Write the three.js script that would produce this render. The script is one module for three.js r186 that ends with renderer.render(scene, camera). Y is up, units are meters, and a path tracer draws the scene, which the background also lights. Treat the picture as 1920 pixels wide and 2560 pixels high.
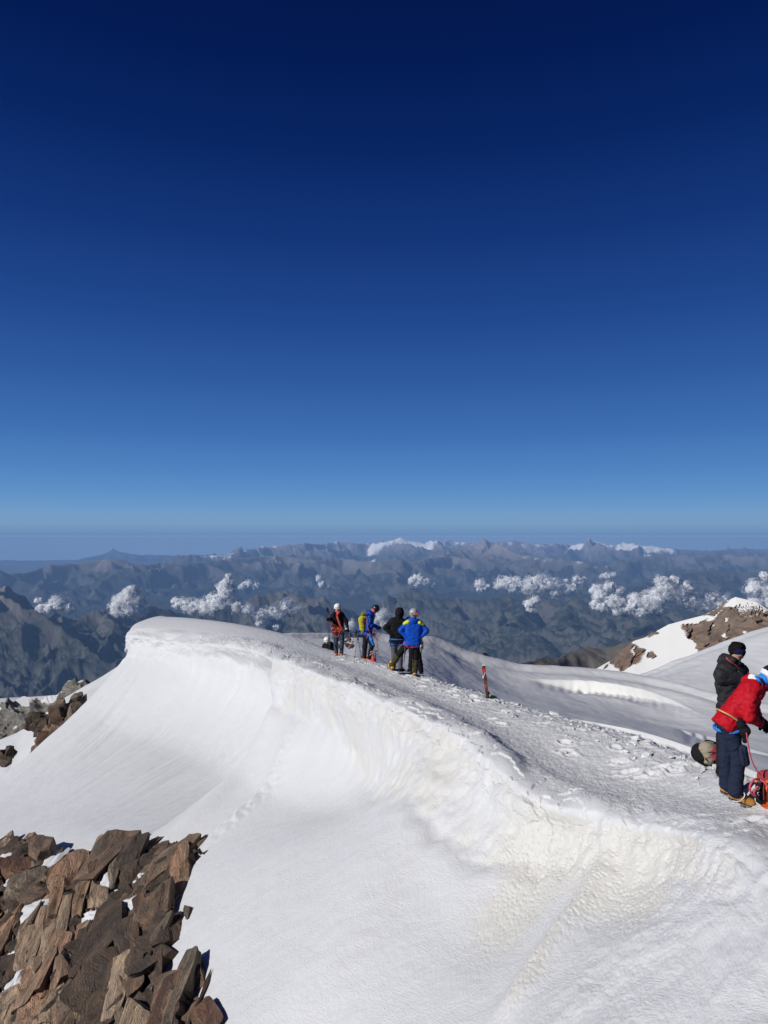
import * as THREE from 'three';
import { mergeGeometries, mergeVertices, toCreasedNormals } from 'three/addons/utils/BufferGeometryUtils.js';

// ───────────── camera, sky, sun, exposure ─────────────
const scene = new THREE.Scene();
const F = 1775, PITCH = Math.atan(61 / F);            // focal length in pixels of a 1920 x 2560 frame; camera tipped up a little
const camera = new THREE.PerspectiveCamera(2 * Math.atan(1280 / F) * 180 / Math.PI, 0.75, 0.1, 400000);
camera.rotation.x = PITCH;
scene.add(camera);
const SUN = new THREE.Vector3(-0.86, 0, 0.51).normalize().multiplyScalar(Math.cos(29 * Math.PI / 180)).setY(Math.sin(29 * Math.PI / 180));
const sun = new THREE.DirectionalLight(new THREE.Color(1.0, 0.97, 0.925), 5.0);
sun.position.copy(SUN).multiplyScalar(300); sun.castShadow = true; sun.shadow.radius = 1;
sun.shadow.mapSize.set(4096, 4096);
Object.assign(sun.shadow.camera, { left: -60, right: 60, top: 60, bottom: -60, near: 1, far: 800 });
scene.add(sun, sun.target);
const renderer = new THREE.WebGLRenderer({ antialias: true });
renderer.toneMapping = THREE.LinearToneMapping;
renderer.toneMappingExposure = 1.0;
renderer.shadowMap.enabled = true;
{ // clear high-altitude sky: deep blue overhead, paler towards the horizon
  const W = 64, H = 2048, d = new Float32Array(W * H * 4), c = new THREE.Color();
  const stops = [[-90, 0x9cb8d2], [-0.02, 0x9cb8d2], [0.02, 0x678ab6], [0.5, 0x7093bb], [1.0, 0x789cc1], [1.8, 0x739cc6], [2.2, 0x6c99c8], [3.4, 0x5f90c6], [5, 0x5284c1], [8, 0x4070b2], [12, 0x305da0], [17, 0x21488d], [23, 0x143678], [29, 0x092663], [35, 0x041b53], [40, 0x03184a], [60, 0x021340], [90, 0x020f38]]
    .map(([a, h]) => { c.set(h); return [a, c.r, c.g, c.b]; });
  for (let j = 0; j < H; j++) {
    const e = (j + 0.5) / H * 180 - 90;
    let k = 0; while (k < stops.length - 2 && stops[k + 1][0] < e) k++;
    const a = stops[k], b = stops[k + 1], t = Math.min(1, Math.max(0, (e - a[0]) / (b[0] - a[0])));
    for (let i = 0; i < W; i++) { const o = (j * W + i) * 4; for (let q = 0; q < 3; q++) d[o + q] = (a[q + 1] + (b[q + 1] - a[q + 1]) * t) / 1.0; d[o + 3] = 1; }
  }
  const t = new THREE.DataTexture(d, W, H, THREE.RGBAFormat, THREE.FloatType);
  t.mapping = THREE.EquirectangularReflectionMapping; t.magFilter = t.minFilter = THREE.LinearFilter; t.needsUpdate = true;
  scene.background = t; scene.environment = t;
}
scene.fog = new THREE.FogExp2(new THREE.Color().setRGB(0.31, 0.555, 1.0), 1.95e-5);

// ───────────── helpers ─────────────
let seedState = 12345;
const rnd = () => { seedState = (seedState + 0x6D2B79F5) | 0; let t = Math.imul(seedState ^ (seedState >>> 15), 1 | seedState); t = (t + Math.imul(t ^ (t >>> 7), 61 | t)) ^ t; return ((t ^ (t >>> 14)) >>> 0) / 4294967296; };
const reseed = (n) => { seedState = n; };
const rr = (a, b) => a + (b - a) * rnd();
const V = (x, y, z) => new THREE.Vector3(x, y, z);
const clamp = (x, a = 0, b = 1) => Math.min(b, Math.max(a, x));
const sst = (a, b, x) => { const t = clamp((x - a) / (b - a)); return t * t * (3 - 2 * t); };
const lerp = (a, b, t) => a + (b - a) * t;
const PERM = new Uint8Array(512); { const p = [...Array(256).keys()]; for (let i = 255; i > 0; i--) { const j = Math.floor(rnd() * (i + 1)); [p[i], p[j]] = [p[j], p[i]]; } for (let i = 0; i < 512; i++) PERM[i] = p[i & 255]; }
const gr3 = (h, x, y, z) => { h &= 15; const u = h < 8 ? x : y, v = h < 4 ? y : (h === 12 || h === 14 ? x : z); return ((h & 1) ? -u : u) + ((h & 2) ? -v : v); };
function noise(x, y, z = 0) {                              // gradient noise, about -1 .. 1
  const fx = Math.floor(x), fy = Math.floor(y), fz = Math.floor(z), X = fx & 255, Y = fy & 255, Z = fz & 255;
  x -= fx; y -= fy; z -= fz;
  const u = x * x * x * (x * (x * 6 - 15) + 10), v = y * y * y * (y * (y * 6 - 15) + 10), w = z * z * z * (z * (z * 6 - 15) + 10);
  const A = PERM[X] + Y, AA = PERM[A] + Z, AB = PERM[A + 1] + Z, B = PERM[X + 1] + Y, BA = PERM[B] + Z, BB = PERM[B + 1] + Z;
  const l = (a, b, t) => a + t * (b - a);
  return l(l(l(gr3(PERM[AA], x, y, z), gr3(PERM[BA], x - 1, y, z), u), l(gr3(PERM[AB], x, y - 1, z), gr3(PERM[BB], x - 1, y - 1, z), u), v),
    l(l(gr3(PERM[AA + 1], x, y, z - 1), gr3(PERM[BA + 1], x - 1, y, z - 1), u), l(gr3(PERM[AB + 1], x, y - 1, z - 1), gr3(PERM[BB + 1], x - 1, y - 1, z - 1), u), v), w);
}
const fbm = (x, y, z, o = 4) => { let s = 0, a = 0.5, f = 1; for (let i = 0; i < o; i++) { s += a * noise(x * f, y * f, z * f + i * 7.3); a *= 0.5; f *= 2.03; } return s; };
const ridged = (x, y, z, o = 5) => { let s = 0, a = 0.5, f = 1, w = 1; for (let i = 0; i < o; i++) { let n = 1 - Math.abs(noise(x * f, y * f, z * f + i * 3.1)) * 1.6; n = n < 0 ? 0 : n * n; s += a * n * w; w = clamp(n * 1.6); a *= 0.5; f *= 2.07; } return s; };   // 0 .. ~1
const CP = Math.cos(PITCH), SP = Math.sin(PITCH);
const at = (px, py, d) => { const cx = (px - 960) / F * d, cy = (1280 - py) / F * d; return V(cx, cy * CP + d * SP, -d * CP + cy * SP); };   // a bearing, an angle and a distance, as surveyed from where the photographer stands
const used = {};
const numbered = (n) => { const k = used[n] = (used[n] ?? -1) + 1; return k ? `${n}_${String(k).padStart(3, '0')}` : n; };
function mesh(name, geometry, material, parent = scene) {
  const m = new THREE.Mesh(geometry, material); m.name = parent === scene ? numbered(name) : name;
  m.castShadow = m.receiveShadow = true; parent.add(m); return m;
}
function tag(o, label, category, group, kind) { o.userData.label = label; if (category) o.userData.category = category; if (group) o.userData.group = group; if (kind) o.userData.kind = kind; return o; }
function thing(name, label, category, pos = V(0, 0, 0), group) { const g = new THREE.Group(); g.name = numbered(name); g.position.copy(pos); scene.add(g); return tag(g, label, category, group); }
const std = (r, g, b, roughness = 0.9, more = {}) => new THREE.MeshStandardMaterial({ color: new THREE.Color().setRGB(r, g, b), roughness, metalness: 0, ...more });
function gridGeo(nu, nv, fn, wantUV, wantColor) {          // fn(i, j, out) writes out.p, out.c, out.uv
  const n = nu * nv, pos = new Float32Array(n * 3), col = wantColor && new Float32Array(n * 3), uv = wantUV && new Float32Array(n * 2), idx = new Uint32Array((nu - 1) * (nv - 1) * 6), out = { p: V(0, 0, 0), c: [1, 1, 1], uv: [0, 0] };
  for (let j = 0, k = 0; j < nv; j++) for (let i = 0; i < nu; i++, k++) {
    fn(i, j, out); pos[k * 3] = out.p.x; pos[k * 3 + 1] = out.p.y; pos[k * 3 + 2] = out.p.z;
    if (col) { col[k * 3] = out.c[0]; col[k * 3 + 1] = out.c[1]; col[k * 3 + 2] = out.c[2]; }
    if (uv) { uv[k * 2] = out.uv[0]; uv[k * 2 + 1] = out.uv[1]; }
  }
  let q = 0; for (let j = 0; j < nv - 1; j++) for (let i = 0; i < nu - 1; i++) { const a = j * nu + i, b = a + 1, c = a + nu, d = c + 1; idx[q++] = a; idx[q++] = b; idx[q++] = c; idx[q++] = b; idx[q++] = d; idx[q++] = c; }
  const g = new THREE.BufferGeometry(); g.setAttribute('position', new THREE.BufferAttribute(pos, 3));
  if (col) g.setAttribute('color', new THREE.BufferAttribute(col, 3)); if (uv) g.setAttribute('uv', new THREE.BufferAttribute(uv, 2));
  g.setIndex(new THREE.BufferAttribute(idx, 1)); g.computeVertexNormals(); return g;
}
const cr = (a, b, c, d, t, k = 0.5) => { const m = k * (c - a), n = k * (d - b), e = t * t, f = e * t; return (2 * f - 3 * e + 1) * b + (f - 2 * e + t) * m + (3 * e - 2 * f) * c + (f - e) * n; };
function sheet(P, k0 = 0.5) {                                        // P[column][row] of Vector3; returns eval(s, t, out) on a smooth surface through them
  const nc = P.length, nr = P[0].length, tmp = [0, 1, 2, 3].map(() => V(0, 0, 0));
  const row = (c, j, f, o) => { const kt = Array.isArray(k0) ? k0[c] : k0, R = P[c], a = R[Math.max(0, j - 1)], b = R[j], d = R[Math.min(nr - 1, j + 1)], e = R[Math.min(nr - 1, j + 2)]; return o.set(cr(a.x, b.x, d.x, e.x, f, kt), cr(a.y, b.y, d.y, e.y, f, kt), cr(a.z, b.z, d.z, e.z, f, kt)); };
  return (s, t, o) => {
    s = clamp(s, 0, nc - 1 - 1e-6); t = clamp(t, 0, nr - 1 - 1e-6);
    const i = Math.floor(s), j = Math.floor(t), fs = s - i, ft = t - j;
    for (let k = 0; k < 4; k++) row(Math.min(nc - 1, Math.max(0, i - 1 + k)), j, ft, tmp[k]);
    return o.set(cr(tmp[0].x, tmp[1].x, tmp[2].x, tmp[3].x, fs), cr(tmp[0].y, tmp[1].y, tmp[2].y, tmp[3].y, fs), cr(tmp[0].z, tmp[1].z, tmp[2].z, tmp[3].z, fs));
  };
}
function dataTex(n, fn, srgb, repeat = 1) {                // fn(u, v) -> [r, g, b] 0..1, tiles
  const d = new Uint8Array(n * n * 4);
  for (let j = 0, k = 0; j < n; j++) for (let i = 0; i < n; i++, k += 4) { const c = fn(i / n, j / n); d[k] = clamp(c[0]) * 255; d[k + 1] = clamp(c[1]) * 255; d[k + 2] = clamp(c[2]) * 255; d[k + 3] = 255; }
  const t = new THREE.DataTexture(d, n, n, THREE.RGBAFormat); t.wrapS = t.wrapT = THREE.RepeatWrapping; t.magFilter = THREE.LinearFilter; t.minFilter = THREE.LinearMipmapLinearFilter; t.generateMipmaps = true;
  if (srgb) t.colorSpace = THREE.SRGBColorSpace; t.repeat.set(repeat, repeat); t.needsUpdate = true; return t;
}
// tiling noise: walk round a torus so that the edges meet
const tn = (u, v, f, z = 0) => { const a = u * 2 * Math.PI, b = v * 2 * Math.PI, r = f / (2 * Math.PI); return noise(Math.cos(a) * r + 31 + z, Math.sin(a) * r + 17 + Math.cos(b) * r, Math.sin(b) * r + z * 1.7); };
const tfbm = (u, v, f, o = 4, z = 0) => { let s = 0, a = 0.5; for (let i = 0; i < o; i++) { s += a * tn(u, v, f, z + i * 5.1); a *= 0.5; f *= 2; } return s; };

// ───────────── far mountains: ranges with surveyed crests, gullies between them ─────────────
const KM = 1000;
const RANGES = [   // [pixel bearing, pixel height, distance in km], slope, snow
  { s: 0.62, w: 0.9, p: [[-420, 1500, 12], [-200, 1462, 12.5], [-60, 1455, 13], [20, 1466, 13.5], [70, 1500, 13.8], [110, 1545, 14]] },
  { s: 0.50, w: 1.0, p: [[20, 1575, 13], [80, 1550, 13.4], [136, 1531, 13.8], [188, 1540, 14], [260, 1523, 14.5], [379, 1512, 15.5], [434, 1527, 15.8], [520, 1522, 16], [594, 1504, 16.4], [644, 1489, 16.6], [716, 1477, 17], [767, 1496, 17], [810, 1493, 17], [854, 1511, 17], [900, 1536, 17.2], [930, 1575, 17.4]] },
  { s: 0.42, w: 0.8, p: [[136, 1531, 13.8], [60, 1620, 12.2], [-60, 1730, 11]] },
  { s: 0.40, w: 0.8, p: [[290, 1520, 14.8], [230, 1600, 12.6], [120, 1710, 10.8]] },
  { s: 0.42, w: 0.8, p: [[420, 1523, 15.6], [330, 1620, 12.6], [260, 1690, 11.2]] },
  { s: 0.5, w: 0.8, p: [[716, 1477, 17], [690, 1530, 15.5], [640, 1600, 13.6]] },
  { s: 0.5, w: 0.8, p: [[810, 1493, 17], [800, 1550, 15.4], [780, 1620, 13.5]] },
  { s: 0.60, w: 1.0, p: [[870, 1560, 18.5], [900, 1530, 19], [963, 1492, 19], [985, 1494, 19.2], [1019, 1472, 19.5], [1059, 1478, 19.5], [1095, 1495, 19.3], [1124, 1500, 19.2], [1160, 1498, 19.2], [1207, 1496, 19], [1240, 1495, 19], [1272, 1488, 19], [1298, 1493, 19], [1352, 1500, 18.6], [1442, 1497, 18.2], [1560, 1510, 18], [1700, 1520, 17.6], [1900, 1530, 17], [2300, 1540, 16]] },
  { s: 0.34, w: 0.8, p: [[1290, 1492, 19], [1310, 1545, 16.2], [1330, 1600, 13.6], [1345, 1650, 12.2]] },
  { s: 0.34, w: 0.8, p: [[1430, 1500, 18.4], [1420, 1545, 16], [1500, 1600, 13.2]] },
  { s: 0.34, w: 0.8, p: [[1600, 1512, 18], [1620, 1560, 15], [1700, 1620, 12]] },
  { s: 0.45, w: 1.0, p: [[1460, 1475, 26], [1532, 1455, 26], [1580, 1472, 25], [1650, 1440, 27], [1760, 1425, 28], [1860, 1430, 28], [2100, 1420, 28], [2400, 1425, 28]] },
  { s: 0.52, w: 1.3, p: [[-500, 1425, 30], [-200, 1430, 30], [-60, 1416, 29], [0, 1424, 29], [20, 1434, 29.5], [60, 1430, 30], [105, 1417, 31], [130, 1410, 31], [200, 1407, 32], [245, 1398, 32], [290, 1396, 32], [330, 1407, 32], [360, 1412, 32], [400, 1404, 33], [450, 1411, 33], [500, 1404, 34], [560, 1398, 35], [610, 1392, 36], [700, 1388, 38], [790, 1390, 39]] },
  { s: 0.45, w: 1.4, p: [[700, 1388, 38], [790, 1398, 35], [860, 1396, 36], [930, 1404, 34], [985, 1400, 34], [1050, 1398, 35], [1130, 1388, 37], [1190, 1400, 36], [1260, 1406, 36], [1340, 1416, 35], [1400, 1430, 34], [1450, 1450, 33]] },
  { s: 0.55, w: 1.2, sn: 0.7, p: [[1120, 1378, 40], [1165, 1368, 41.6], [1192, 1362, 41.6], [1211, 1347, 41.6], [1228, 1360, 41.6], [1262, 1367, 40], [1295, 1384, 39.2], [1340, 1390, 38.4], [1420, 1398, 36.8], [1520, 1412, 35.2]] },
  { s: 0.5, w: 1.5, sn: 0.2, p: [[1560, 1400, 38.4], [1640, 1388, 40], [1730, 1392, 38.4], [1800, 1384, 40], [1900, 1390, 38.4], [2100, 1380, 40], [2400, 1385, 40]] },
  { s: 0.5, w: 1.6, sn: 0.9, p: [[440, 1392, 48], [560, 1386, 48], [620, 1372, 49.6], [660, 1366, 51.2], [720, 1362, 52.8], [760, 1356, 52.8], [800, 1360, 54.4], [850, 1352, 56], [890, 1358, 56], [940, 1357, 57.6]] },
  { s: 0.42, w: 1.6, sn: 2.2, p: [[940, 1360, 56], [975, 1352, 56], [1003, 1344, 56], [1030, 1352, 56], [1070, 1360, 56]] },
  { s: 0.5, w: 1.6, sn: 0.9, p: [[1070, 1358, 60.8], [1120, 1352, 64], [1170, 1356, 62.4], [1240, 1356, 59.2], [1282, 1351, 59.2], [1330, 1360, 59.2], [1400, 1360, 60.8], [1440, 1362, 60.8]] },
  { s: 0.45, w: 1.6, sn: 2.0, p: [[1435, 1360, 56], [1460, 1356, 56], [1484, 1351, 56], [1510, 1357, 56], [1530, 1364, 56]] },
  { s: 0.45, w: 1.6, sn: 1.9, p: [[1565, 1368, 52.8], [1592, 1362, 52.8], [1630, 1364, 52.8], [1670, 1371, 52.8]] },
  { s: 0.5, w: 1.6, sn: 0.5, p: [[1530, 1364, 62.4], [1600, 1366, 62.4], [1700, 1373, 62.4], [1780, 1376, 60.8], [1850, 1371, 64], [1940, 1373, 64], [2200, 1370, 64], [2500, 1370, 64]] },
  { s: 0.7, w: 1.2, p: [[200, 1396, 78], [262, 1384, 78], [276, 1377, 78], [284, 1369, 78], [292, 1377, 78], [330, 1384, 78], [430, 1386, 78], [600, 1386, 78]] },
];
const FLOOR = -2330;
{ // side spurs running down from every crest
  reseed(4242);
  for (const R of RANGES.slice()) {
    if (R.w < 0.85) { R.spur = true; continue; }
    let left = rr(0.3, 1) * 1800 * R.w;
    for (let k = 0; k < R.p.length - 1; k++) {
      const a = at(R.p[k][0], R.p[k][1], R.p[k][2] * KM), b = at(R.p[k + 1][0], R.p[k + 1][1], R.p[k + 1][2] * KM), L = a.distanceTo(b); let d = left;
      while (d < L) {
        const c = a.clone().lerp(b, d / L), dir = V(b.z - a.z, 0, -(b.x - a.x)).normalize(); if (dir.z < 0) dir.negate(); dir.applyAxisAngle(V(0, 1, 0), rr(-0.7, 0.7));
        const len = rr(2.2, 4.6) * KM * R.w, fall = (c.y - FLOOR) * rr(0.55, 0.95), m = c.clone().addScaledVector(dir, len * 0.45).add(V(rr(-300, 300), -fall * rr(0.38, 0.6), 0)), f = c.clone().addScaledVector(dir, len).add(V(rr(-700, 700), -fall, 0));
        RANGES.push({ s: R.s * rr(0.85, 1.15), w: R.w * 0.7, sn: (R.sn ?? 0) * 0.6, spur: true, world: [[c.x, c.y - 40, c.z], [m.x, m.y, m.z], [f.x, f.y, f.z]] });
        d += rr(0.6, 1.4) * 1700 * R.w;
      }
      left = d - L;
    }
  }
  for (const R of RANGES) {
    R.sn ??= 0; R.pts = R.world ?? R.p.map(([x, y, d]) => at(x, y, d * KM).toArray());
    R.lo = [1e9, 1e9]; R.hi = [-1e9, -1e9]; const reach = 4600 * R.w;
    for (const q of R.pts) { R.lo[0] = Math.min(R.lo[0], q[0] - reach); R.hi[0] = Math.max(R.hi[0], q[0] + reach); R.lo[1] = Math.min(R.lo[1], q[2] - reach); R.hi[1] = Math.max(R.hi[1], q[2] + reach); }
  }
}
function farHeight(x, z, out) {
  const D = Math.hypot(x, z);
  const wx = noise(x / 2400, z / 2400, 5) * 700 + noise(x / 850, z / 850, 8) * 300 + noise(x / 330, z / 330, 2) * 90, wz = noise(x / 2400, z / 2400, 11) * 700 + noise(x / 850, z / 850, 14) * 300 + noise(x / 330, z / 330, 19) * 90;
  const mount = sst(26000, 34000, D), plain = sst(-0.20, -0.36, x / (-z)) * sst(38000, 52000, D);
  const far = sst(20000, 34000, D), rm = lerp(ridged((x + wx * 0.5) / 1700, (z + wz * 0.5) / 1700, 7, 6), ridged((x + wx) / 4300, (z + wz) / 4300, 13, 6), far), rb = ridged((x + wx) / 5200, (z + wz) / 5200, 2, 5);
  let h = FLOOR - 260 - 300 * far + (sst(8000, 12000, D) * 200 + mount * 700) * rb * (1 - plain * 0.85) + 160 * rm;
  if (D < 12500) h = Math.max(h, FLOOR - 300 + 900 * rb * sst(12500, 9000, D));
  let snow = 0, best = h;
  for (const R of RANGES) {
    if (x < R.lo[0] || x > R.hi[0] || z < R.lo[1] || z > R.hi[1]) continue;
    const k0 = R.spur ? R.w : 0.12, X = x + wx * k0, Z = z + wz * k0;
    let dm = 1e12, ym = 0;
    for (let k = 0; k < R.pts.length - 1; k++) {
      const a = R.pts[k], b = R.pts[k + 1], dx = b[0] - a[0], dz = b[2] - a[2], L = dx * dx + dz * dz;
      const t = clamp(((X - a[0]) * dx + (Z - a[2]) * dz) / L), qx = X - a[0] - dx * t, qz = Z - a[2] - dz * t, dd = qx * qx + qz * qz;
      if (dd < dm) { dm = dd; ym = a[1] + (b[1] - a[1]) * t; }
    }
    const d0 = Math.sqrt(dm); if (d0 > 4600 * R.w) continue;
    const d1 = R.spur ? d0 : Math.max(0, d0 + sst(0, 1400, d0) * (wx * 0.6 + wz * 0.4) * R.w);
    const rh = ym - R.s * 1.25 * d1 * (1.0 - 0.42 * sst(300, 3400, d1)) - (1 - rm) * (640 + 560 * far) * Math.min(1.3, R.w) * sst(R.spur ? -200 : 0, 700, d0) + (250 + 260 * far) * R.w * sst(0, 700, d0) + (R.spur ? 0 : noise(x / 300, z / 300, 3) * 42 * R.w);
    if (rh > best) { best = rh; snow = R.sn * sst(0.15, 1.0, 1 - d0 / 1800); }
  }
  out.snow = snow; return best + (130 - 85 * far) * (ridged(x / 620, z / 620, 9, 4) - 0.5) + (D < 45000 ? 60 * (1 - 0.6 * far) * (ridged(x / 240, z / 240, 5, 3) - 0.5) : 0);
}
{
  const NU = 1000, NV = 660, D0 = 8000, D1 = 82000, o2 = { snow: 0 };
  const hs = new Float32Array(NU * NV), sn = new Float32Array(NU * NV);
  const px = (i) => lerp(-620, 2540, i / (NU - 1)), dd = (j) => D0 * Math.pow(D1 / D0, j / (NV - 1));
  for (let j = 0; j < NV; j++) for (let i = 0; i < NU; i++) { const d = dd(j), x = (px(i) - 960) / F * d; hs[j * NU + i] = farHeight(x, -d, o2); sn[j * NU + i] = o2.snow; }
  const g = gridGeo(NU, NV, (i, j, o) => {
    const d = dd(j), k = j * NU + i, h = hs[k], x = (px(i) - 960) / F * d, z = -d;
    o.p.set(x, h, z);
    const i1 = Math.min(NU - 1, i + 1), j1 = Math.min(NV - 1, j + 1);
    const sx = (hs[j * NU + i1] - h) / ((px(i1) - px(i) || 1) / F * d), sz = (hs[j1 * NU + i] - h) / (dd(j1) - d || 1), slope = Math.hypot(sx, sz);
    const n1 = fbm(x / 2600, z / 2600, 1, 5), n2 = fbm(x / 420, z / 420, 4, 4), alt = h - FLOOR + n1 * 600;
    // forest low down, meadow, then bare rock
    const rock = clamp(sst(800, 1400, alt + n2 * 260) + 0.6 * sst(0.8, 1.3, slope)), forest = (1 - rock) * sst(950, 500, alt + n2 * 420);
    let c = [0.055, 0.055, 0.042];
    const rk = (0.145 + 0.06 * n2 + 0.04 * n1) * (0.8 + 0.6 * sst(900, 1900, h - FLOOR));
    c = c.map((q, m) => lerp(q, [rk * 1.08, rk * 0.96, rk * 0.92][m], rock));
    c = c.map((q, m) => lerp(q, [0.012, 0.019, 0.014][m], forest));
    const s = sst(0.32, 0.55, sn[k] * 0.55 + n2 * 0.55 + n1 * 0.25 - slope * 0.18);
    if (sn[k] > 0.02) c = c.map((q) => lerp(q, 0.80, s));
    o.c = c;
  }, false, true);
  tag(mesh('far_mountains', g, new THREE.MeshStandardMaterial({ vertexColors: true, roughness: 1 })), 'blue hazy mountain ranges and valleys stretching to the horizon', null, null, 'structure');
  const pl = new THREE.CircleGeometry(83 * KM, 96); pl.rotateX(-Math.PI / 2);
  const plain = mesh('valley_plain', pl, std(0.07, 0.075, 0.06, 1)); plain.position.y = FLOOR - 420;
  tag(plain, 'low hazy plain beyond the mountains', null, null, 'structure');
}

// ───────────── snow and rock surfaces ─────────────
const grain = dataTex(1024, (u, v) => { const h = 0.5 + 0.42 * tfbm(u, v, 40, 4, 2) + 0.22 * tn(u, v, 170, 9); return [h, h, h]; });
const snowMat = (bump, scale) => new THREE.MeshStandardMaterial({ vertexColors: true, roughness: 0.62, bumpMap: grain, bumpScale: bump });
const SNOW = [0.505, 0.512, 0.528];
const rockCol = (x, y, z, f, warm = 1) => { const a = fbm(x * f, y * f, z * f, 4), b = noise(x * f * 3.1, y * f * 9, z * f * 3.1), k = 0.155 + 0.13 * a + 0.06 * b, r = clamp(0.5 + 1.4 * fbm(x * f * 0.31, y * f * 0.31, z * f * 0.31 + 9, 3)); return [k * (1.0 + 0.26 * warm * r), k * (0.93 + 0.05 * r), k * (0.86 - 0.08 * warm * r)]; };
const inPoly = (P, x, y) => { let c = false; for (let i = 0, j = P.length - 1; i < P.length; j = i++) if ((P[i][1] > y) !== (P[j][1] > y) && x < (P[j][0] - P[i][0]) * (y - P[i][1]) / (P[j][1] - P[i][1]) + P[i][0]) c = !c; return c; };
const nrm = (ev, s, t, o) => { const e = 0.02, a = V(0, 0, 0), b = V(0, 0, 0), c = V(0, 0, 0), d = V(0, 0, 0); ev(s + e, t, a); ev(s - e, t, b); ev(s, t + e, c); ev(s, t - e, d); return o.crossVectors(a.sub(b), c.sub(d)).normalize(); };
function interp(list, x) { let k = 0; while (k < list.length - 2 && list[k + 1][0] < x) k++; const a = list[k], b = list[k + 1], t = clamp((x - a[0]) / (b[0] - a[0])); return a.slice(1).map((v, i) => v + (b[i + 1] - v) * t); }

{ // brown stony hills a kilometre or two below the glacier
  const crest = [[760, 1640, 2.4], [880, 1622, 2.2], [925, 1612, 2.0], [957, 1596, 1.9], [985, 1607, 1.9], [1060, 1640, 1.9], [1130, 1652, 1.9], [1174, 1639, 1.9], [1209, 1629, 1.9], [1240, 1650, 2.0], [1301, 1657, 2.1], [1335, 1650, 2.2], [1365, 1642, 2.3], [1390, 1648, 2.3], [1417, 1633, 2.4], [1469, 1616, 2.5], [1515, 1622, 2.5], [1573, 1602, 2.5], [1643, 1580, 2.4], [1760, 1560, 2.3], [2000, 1550, 2.2]];
  const NU = 420, NV = 150;
  const g = gridGeo(NU, NV, (i, j, o) => {
    const px = lerp(760, 2000, i / (NU - 1)), [py, dk] = interp(crest, px), v = j / (NV - 1), c = at(px, py, dk * KM), d = dk * KM * lerp(0.62, 1.22, v), q = V(c.x * d / (dk * KM), 0, c.z * d / (dk * KM));
    const off = d - dk * KM, n = ridged(q.x / 260, q.z / 260, 3, 6), n2 = ridged(q.x / 620, q.z / 620, 6, 4);
    q.y = c.y - (off < 0 ? -off * 0.17 : off * 0.55) + (n - 0.55) * 75 * sst(0, 160, Math.abs(off)) + (n2 - 0.5) * 95 * sst(0, 300, -off) + noise(q.x / 30, q.z / 30, 1) * 5;
    o.p.copy(q);
    const rc = rockCol(q.x, q.y, q.z, 1 / 130, 0.9), m = sst(0.1, 0.4, fbm(q.x / 90, q.z / 90, 2, 4)) * 0.35; o.c = rc.map((k, a) => lerp(k * 0.58, [0.06, 0.06, 0.045][a], m));
  }, false, true);
  tag(mesh('stony_hills', g, new THREE.MeshStandardMaterial({ vertexColors: true, roughness: 1 })), 'bare brown stony hills below the glacier', null, null, 'structure');
}
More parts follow.
